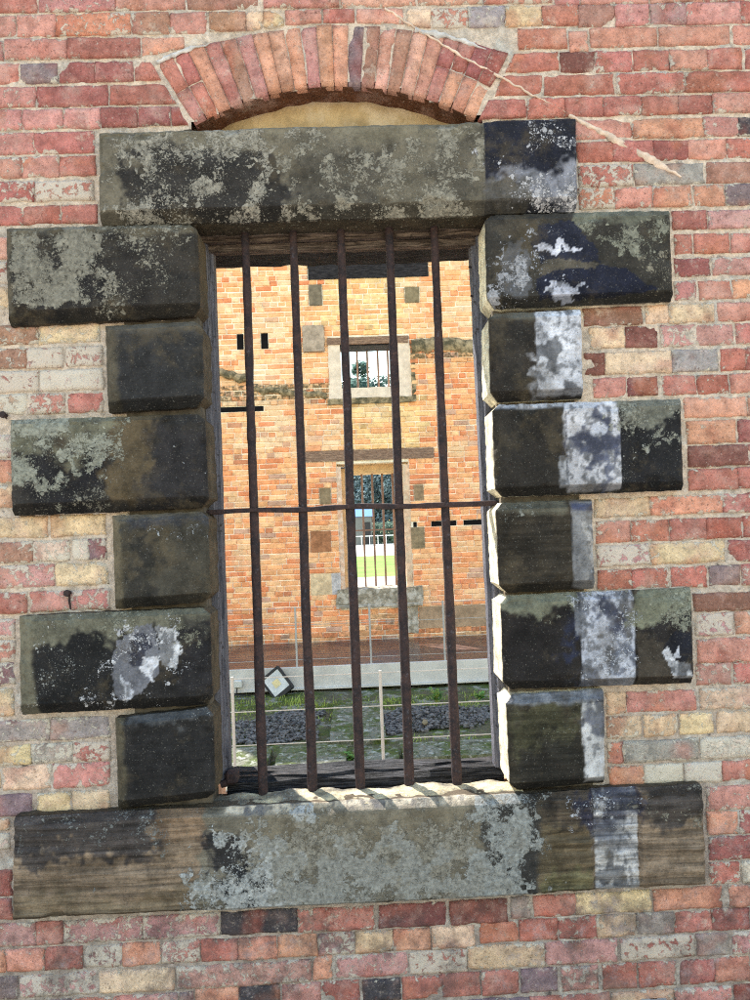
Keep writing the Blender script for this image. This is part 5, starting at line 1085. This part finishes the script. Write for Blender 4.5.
slab(352, 748, 398, 764, 'low pale slab behind the middle bar', .05, 23)
slab(402, 738, 500, 758, 'long greenish slab below the right gravel patch', .06, 24)
slab(333, 703, 382, 742, 'broad mossy slab lying between the two gravel patches', .04, 25)
M_GRASS = mat_plain('grass_blade', (.27, .33, .07), .8, .45, 8, .2); M_GRASS.node_tree.nodes
b = MB()
def blade(b, x, y, z_, h, lean, a, w=.004):
    dx, dy = math.cos(a), math.sin(a); px2, py2 = -dy*w, dx*w
    V = []
    for t in (0, .5, 1):
        o_ = lean*h*t*t; ww = (1-t*.85)
        V += [(x+dx*o_+px2*ww, y+dy*o_+py2*ww, z_+h*t*(1-.2*lean*t)), (x+dx*o_-px2*ww, y+dy*o_-py2*ww, z_+h*t*(1-.2*lean*t))]
    b.add(V, [(0, 1, 3, 2), (2, 3, 5, 4)])
for (cx, cy, n, sp_, hh) in ((300, 700, 90, .10, .16), (262, 701, 60, .14, .09), (318, 704, 40, .08, .14), (390, 700, 60, .12, .10), (470, 705, 70, .12, .13), (462, 735, 30, .08, .07), (420, 738, 25, .06, .08), (245, 730, 40, .10, .07), (238, 703, 40, .12, .07), (340, 700, 50, .25, .06), (480, 693, 60, .2, .08)):
    X_, Y_ = on_ground(cx, cy+3, zg)
    for i in range(n):
        x, y = X_+rnd.gauss(0, sp_), Y_+rnd.gauss(0, sp_*.6); blade(b, x, y, gz(x, y)-.005, hh*.7*rnd.uniform(.4, 1.1), rnd.uniform(.2, 1), rnd.uniform(0, 6.28), .005)
for i in range(4500):
    x, y = rnd.uniform(-3.5, 3.8), rnd.uniform(4.9, 6.2)
    if float(fbm(x*1.5, y*1.5, 0, 55, 3)) < .45: continue
    blade(b, x, y, gz(x, y)-.004, rnd.uniform(.015, .05), rnd.uniform(.2, 1), rnd.uniform(0, 6.28), .006)
o = b.build('grass', M_GRASS, None); tag(o, 'low grass tufts on the mossy floor below the edge beam', 'grass', None, 'stuff')
def weed(px_, py_, h, n, lab, sp_=.10):
    x0, y0 = on_ground(px_, py_, zg); r = empty('leafy_weed', lab, 'plant', (x0, y0, gz(x0, y0)))
    bs = MB(); bl2 = MB()
    for i in range(n):
        a = rnd.uniform(0, 6.28); le = rnd.uniform(.1, .8); hh = h*rnd.uniform(.6, 1.1)
        P = [(x0+math.cos(a)*sp_*le*t*t, y0+math.sin(a)*sp_*le*t*t, gz(x0, y0)+hh*t) for t in (0, .5, 1)]
        bs.tube(P, [.004, .003, .002], 5)
        for k in range(7):
            t = rnd.uniform(.3, 1); q = (x0+math.cos(a)*sp_*le*t*t, y0+math.sin(a)*sp_*le*t*t, gz(x0, y0)+hh*t); b2 = rnd.uniform(0, 6.28); s = rnd.uniform(.018, .034)
            ux, uy, uz = math.cos(b2)*s, math.sin(b2)*s, rnd.uniform(-.3, .5)*s; vx, vy = -math.sin(b2)*s*.45, math.cos(b2)*s*.45
            bl2.add([q, (q[0]+ux+vx, q[1]+uy+vy, q[2]+uz+.004), (q[0]+2*ux, q[1]+2*uy, q[2]+uz*1.6), (q[0]+ux-vx, q[1]+uy-vy, q[2]+uz+.004)], [(0, 1, 2, 3)])
    keep(bs.build('stem', M_GRASS, None), r); keep(bl2.build('leaves', mat_plain('weed_leaf', (.10, .24, .05), .7, .3, 30, .3), None), r)
weed(437, 703, .17, 12, 'bushy green weed growing under the edge beam behind the right gravel patch'); weed(352, 764, .10, 6, 'small weed at the foot of the low pale slab', .06); weed(480, 700, .10, 7, 'small weed below the edge beam at the far right', .08)

# ------------------------------------------------------------------ beyond the far wall
def mat_leaf(name, a, b_):
    t = NT(name, .75, .2); c, fl = t.attr('Col'); cc_ = t.mix(1, c, t.grey(t.ramp(t.noise(1.3, 3), .3, .7, .7, 1.3)), 'MULTIPLY'); t.fin(cc_)
    tr = t.n('ShaderNodeBsdfTranslucent'); t.l(cc_, tr.inputs[0]); mx = t.n('ShaderNodeMixShader'); mx.inputs[0].default_value = .45
    t.l(t.b.outputs[0], mx.inputs[1]); t.l(tr.outputs[0], mx.inputs[2]); t.l(mx.outputs[0], t.o.inputs[0]); return t.m
M_LEAF = mat_leaf('leaf', 0, 0); M_BARK = mat_plain('bark', (.09, .065, .045), .95, .3, 6, .1, .02, 15)
def tree(x, y, h, w, shape, col, n, seed, lab, grp=None):
    rd = random.Random(seed); r = empty('conifer_tree' if shape == 'cone' else 'broadleaf_tree', lab, 'tree', (x, y, -.02), grp)
    b = MB(); zt = h*.9
    b.tube([(x, y, -.1), (x+.1, y, h*.3), (x, y+.1, h*.6), (x+.1, y, zt)], [h*.022, h*.016, h*.01, h*.003], 8)
    for i in range(14):
        z_ = h*rd.uniform(.2, .8); a = rd.uniform(0, 6.28); L = w*.42*(1-z_/h*.6); b.tube([(x, y, z_), (x+math.cos(a)*L*.5, y+math.sin(a)*L*.5, z_+L*.2), (x+math.cos(a)*L, y+math.sin(a)*L, z_+L*.35)], [h*.006, h*.004, h*.001], 5)
    keep(b.build('trunk', M_BARK, None, True), r)
    V = []; Fc = []; C = []
    lumps = []
    for i in range(34):
        t = rd.uniform(.12, 1)
        rad = (w*.5*(1-t)**.8+w*.04) if shape == 'cone' else w*.5*math.sqrt(max(1-((t-.55)/.46)**2, .02))
        a = rd.uniform(0, 6.28); q = rd.uniform(.45, .95)*rad; lumps.append((x+math.cos(a)*q, y+math.sin(a)*q, h*t*.98, max(rad*rd.uniform(.3, .55), w*.06), rd.uniform(.55, 1.35)))
    for i in range(n):
        lx, ly, lz, lr, lc = rd.choice(lumps); d = Vector((rd.gauss(0, 1), rd.gauss(0, 1), rd.gauss(0, .8))).normalized()*lr*rd.uniform(.5, 1.08)
        p = Vector((lx, ly, lz))+d; s = w*rd.uniform(.018, .04); u = Vector((rd.gauss(0, 1), rd.gauss(0, 1), rd.gauss(0, .6))).normalized(); v = u.orthogonal().normalized()*rd.uniform(.5, .9)
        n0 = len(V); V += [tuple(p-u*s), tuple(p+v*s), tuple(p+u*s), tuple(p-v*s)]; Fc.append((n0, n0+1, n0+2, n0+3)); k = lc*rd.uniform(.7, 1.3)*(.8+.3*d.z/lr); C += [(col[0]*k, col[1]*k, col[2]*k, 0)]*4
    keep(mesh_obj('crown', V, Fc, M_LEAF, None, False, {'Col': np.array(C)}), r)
def tx(px_, Y): return at(px_, 530, Y)[0]
Y1 = 92
tree(tx(374, Y1), Y1, at(374, 360, Y1)[1], 9.5, 'round', (.12, .19, .17), 9000, 1, 'tall bluish green broadleaf tree seen through the small upper window')  # haze painted into the pale blue-green leaf colour
tree(tx(350, 100), 100, at(350, 382, 100)[1], 6, 'round', (.06, .10, .05), 2600, 2, 'lower broadleaf crown to the left of the tall bluish tree', 'trees at the far side of the lawn')
for i, (px_, Y, top, w, lab) in enumerate(((349, 74, 452, 6.5, 'dark broadleaf tree at the left edge of the lower window'), (366, 80, 450, 7.5, 'dark broadleaf tree behind the blue-roofed hut'), (384, 76, 448, 7, 'dark dense tree right of the hut in the lower window'), (402, 72, 455, 6.5, 'dark broadleaf tree at the right edge of the lower window'), (425, 78, 440, 8, 'broadleaf tree hidden to the right of the lower window'), (322, 78, 440, 8, 'broadleaf tree hidden to the left of the lower window'))):
    tree(tx(px_, Y), Y, at(px_, top, Y)[1], w, 'round', (.30, .40, .42), 4200, 20+i, lab, 'trees at the far side of the lawn')  # blue-grey distance haze painted into these leaf colours
# low hedge
b = MB(); V = []; Fc = []; C = []
rd = random.Random(5); hy = 66
for i in range(9000):
    x = rd.uniform(tx(300, hy), tx(450, hy)); z_ = rd.uniform(-.1, 1.9); y = hy+rd.uniform(-.8, .8); s = rd.uniform(.08, .18)
    u = Vector((rd.gauss(0, 1), rd.gauss(0, 1), rd.gauss(0, 1))).normalized(); v = u.orthogonal().normalized()*.6; p = Vector((x, y, z_)); n0 = len(V)
    V += [tuple(p-u*s), tuple(p+v*s), tuple(p+u*s), tuple(p-v*s)]; Fc.append((n0, n0+1, n0+2, n0+3)); k = rd.uniform(.5, 1.3); C += [(.20*k, .28*k, .22*k, 0)]*4
o = mesh_obj('hedge', V, Fc, M_LEAF, None, False, {'Col': np.array(C)}); tag(o, 'dark clipped hedge along the far side of the lawn', 'hedge')
# hut with a blue roof
hy = 62; hx0, hz1 = at(352, 517, hy); hx1, _ = at(374, 517, hy); hzt = at(363, 507, hy)[1]
hut = empty('hut', 'small hut with a bright blue roof below the dark trees', 'building', ((hx0+hx1)/2, hy, 0))
b = MB(); b.box(hx0+.2, hx1-.2, hy, hy+2.4, -.05, hz1-.02); keep(b.build('wall', mat_plain('grey_hut_wall', (.16, .17, .16), .9, .2), None), hut)
b = MB(); b.add([(hx0, hy-.3, hz1), (hx1, hy-.3, hz1), (hx1, hy+1.2, hzt), (hx0, hy+1.2, hzt), (hx0, hy+2.7, hz1), (hx1, hy+2.7, hz1)], [(0, 1, 2, 3), (3, 2, 5, 4), (0, 3, 4), (1, 5, 2), (0, 4, 5, 1)]); keep(b.build('roof', mat_plain('blue_metal_roof', (.13, .27, .60), .5, .1), None), hut)
b = MB(); xm = (hx0+hx1)/2; b.box(xm-.05, xm+.6, hy-.03, hy-.003, .0, hz1*.8); keep(b.build('door', M_BLK, None), hut)
# white mesh fence
fy = 48
fe = empty('picket_fence', 'low white picket fence between the pale road and the lawn', 'fence', (0, fy, 0))
M_WHITE = mat_plain('white_fence_paint', (.8, .82, .82), .6, .08)
for k, x in enumerate(np.arange(tx(320, fy), tx(430, fy), .55)):
    b = MB(); b.box(x-.025, x+.025, fy-.02, fy+.02, -.03, 1.0); keep(b.build('picket', M_WHITE, None), fe)
for z_ in (.35, .95):
    b = MB(); b.box(tx(320, fy), tx(430, fy), fy-.045, fy-.021, z_-.03, z_+.03); keep(b.build('rail', M_WHITE, None), fe)
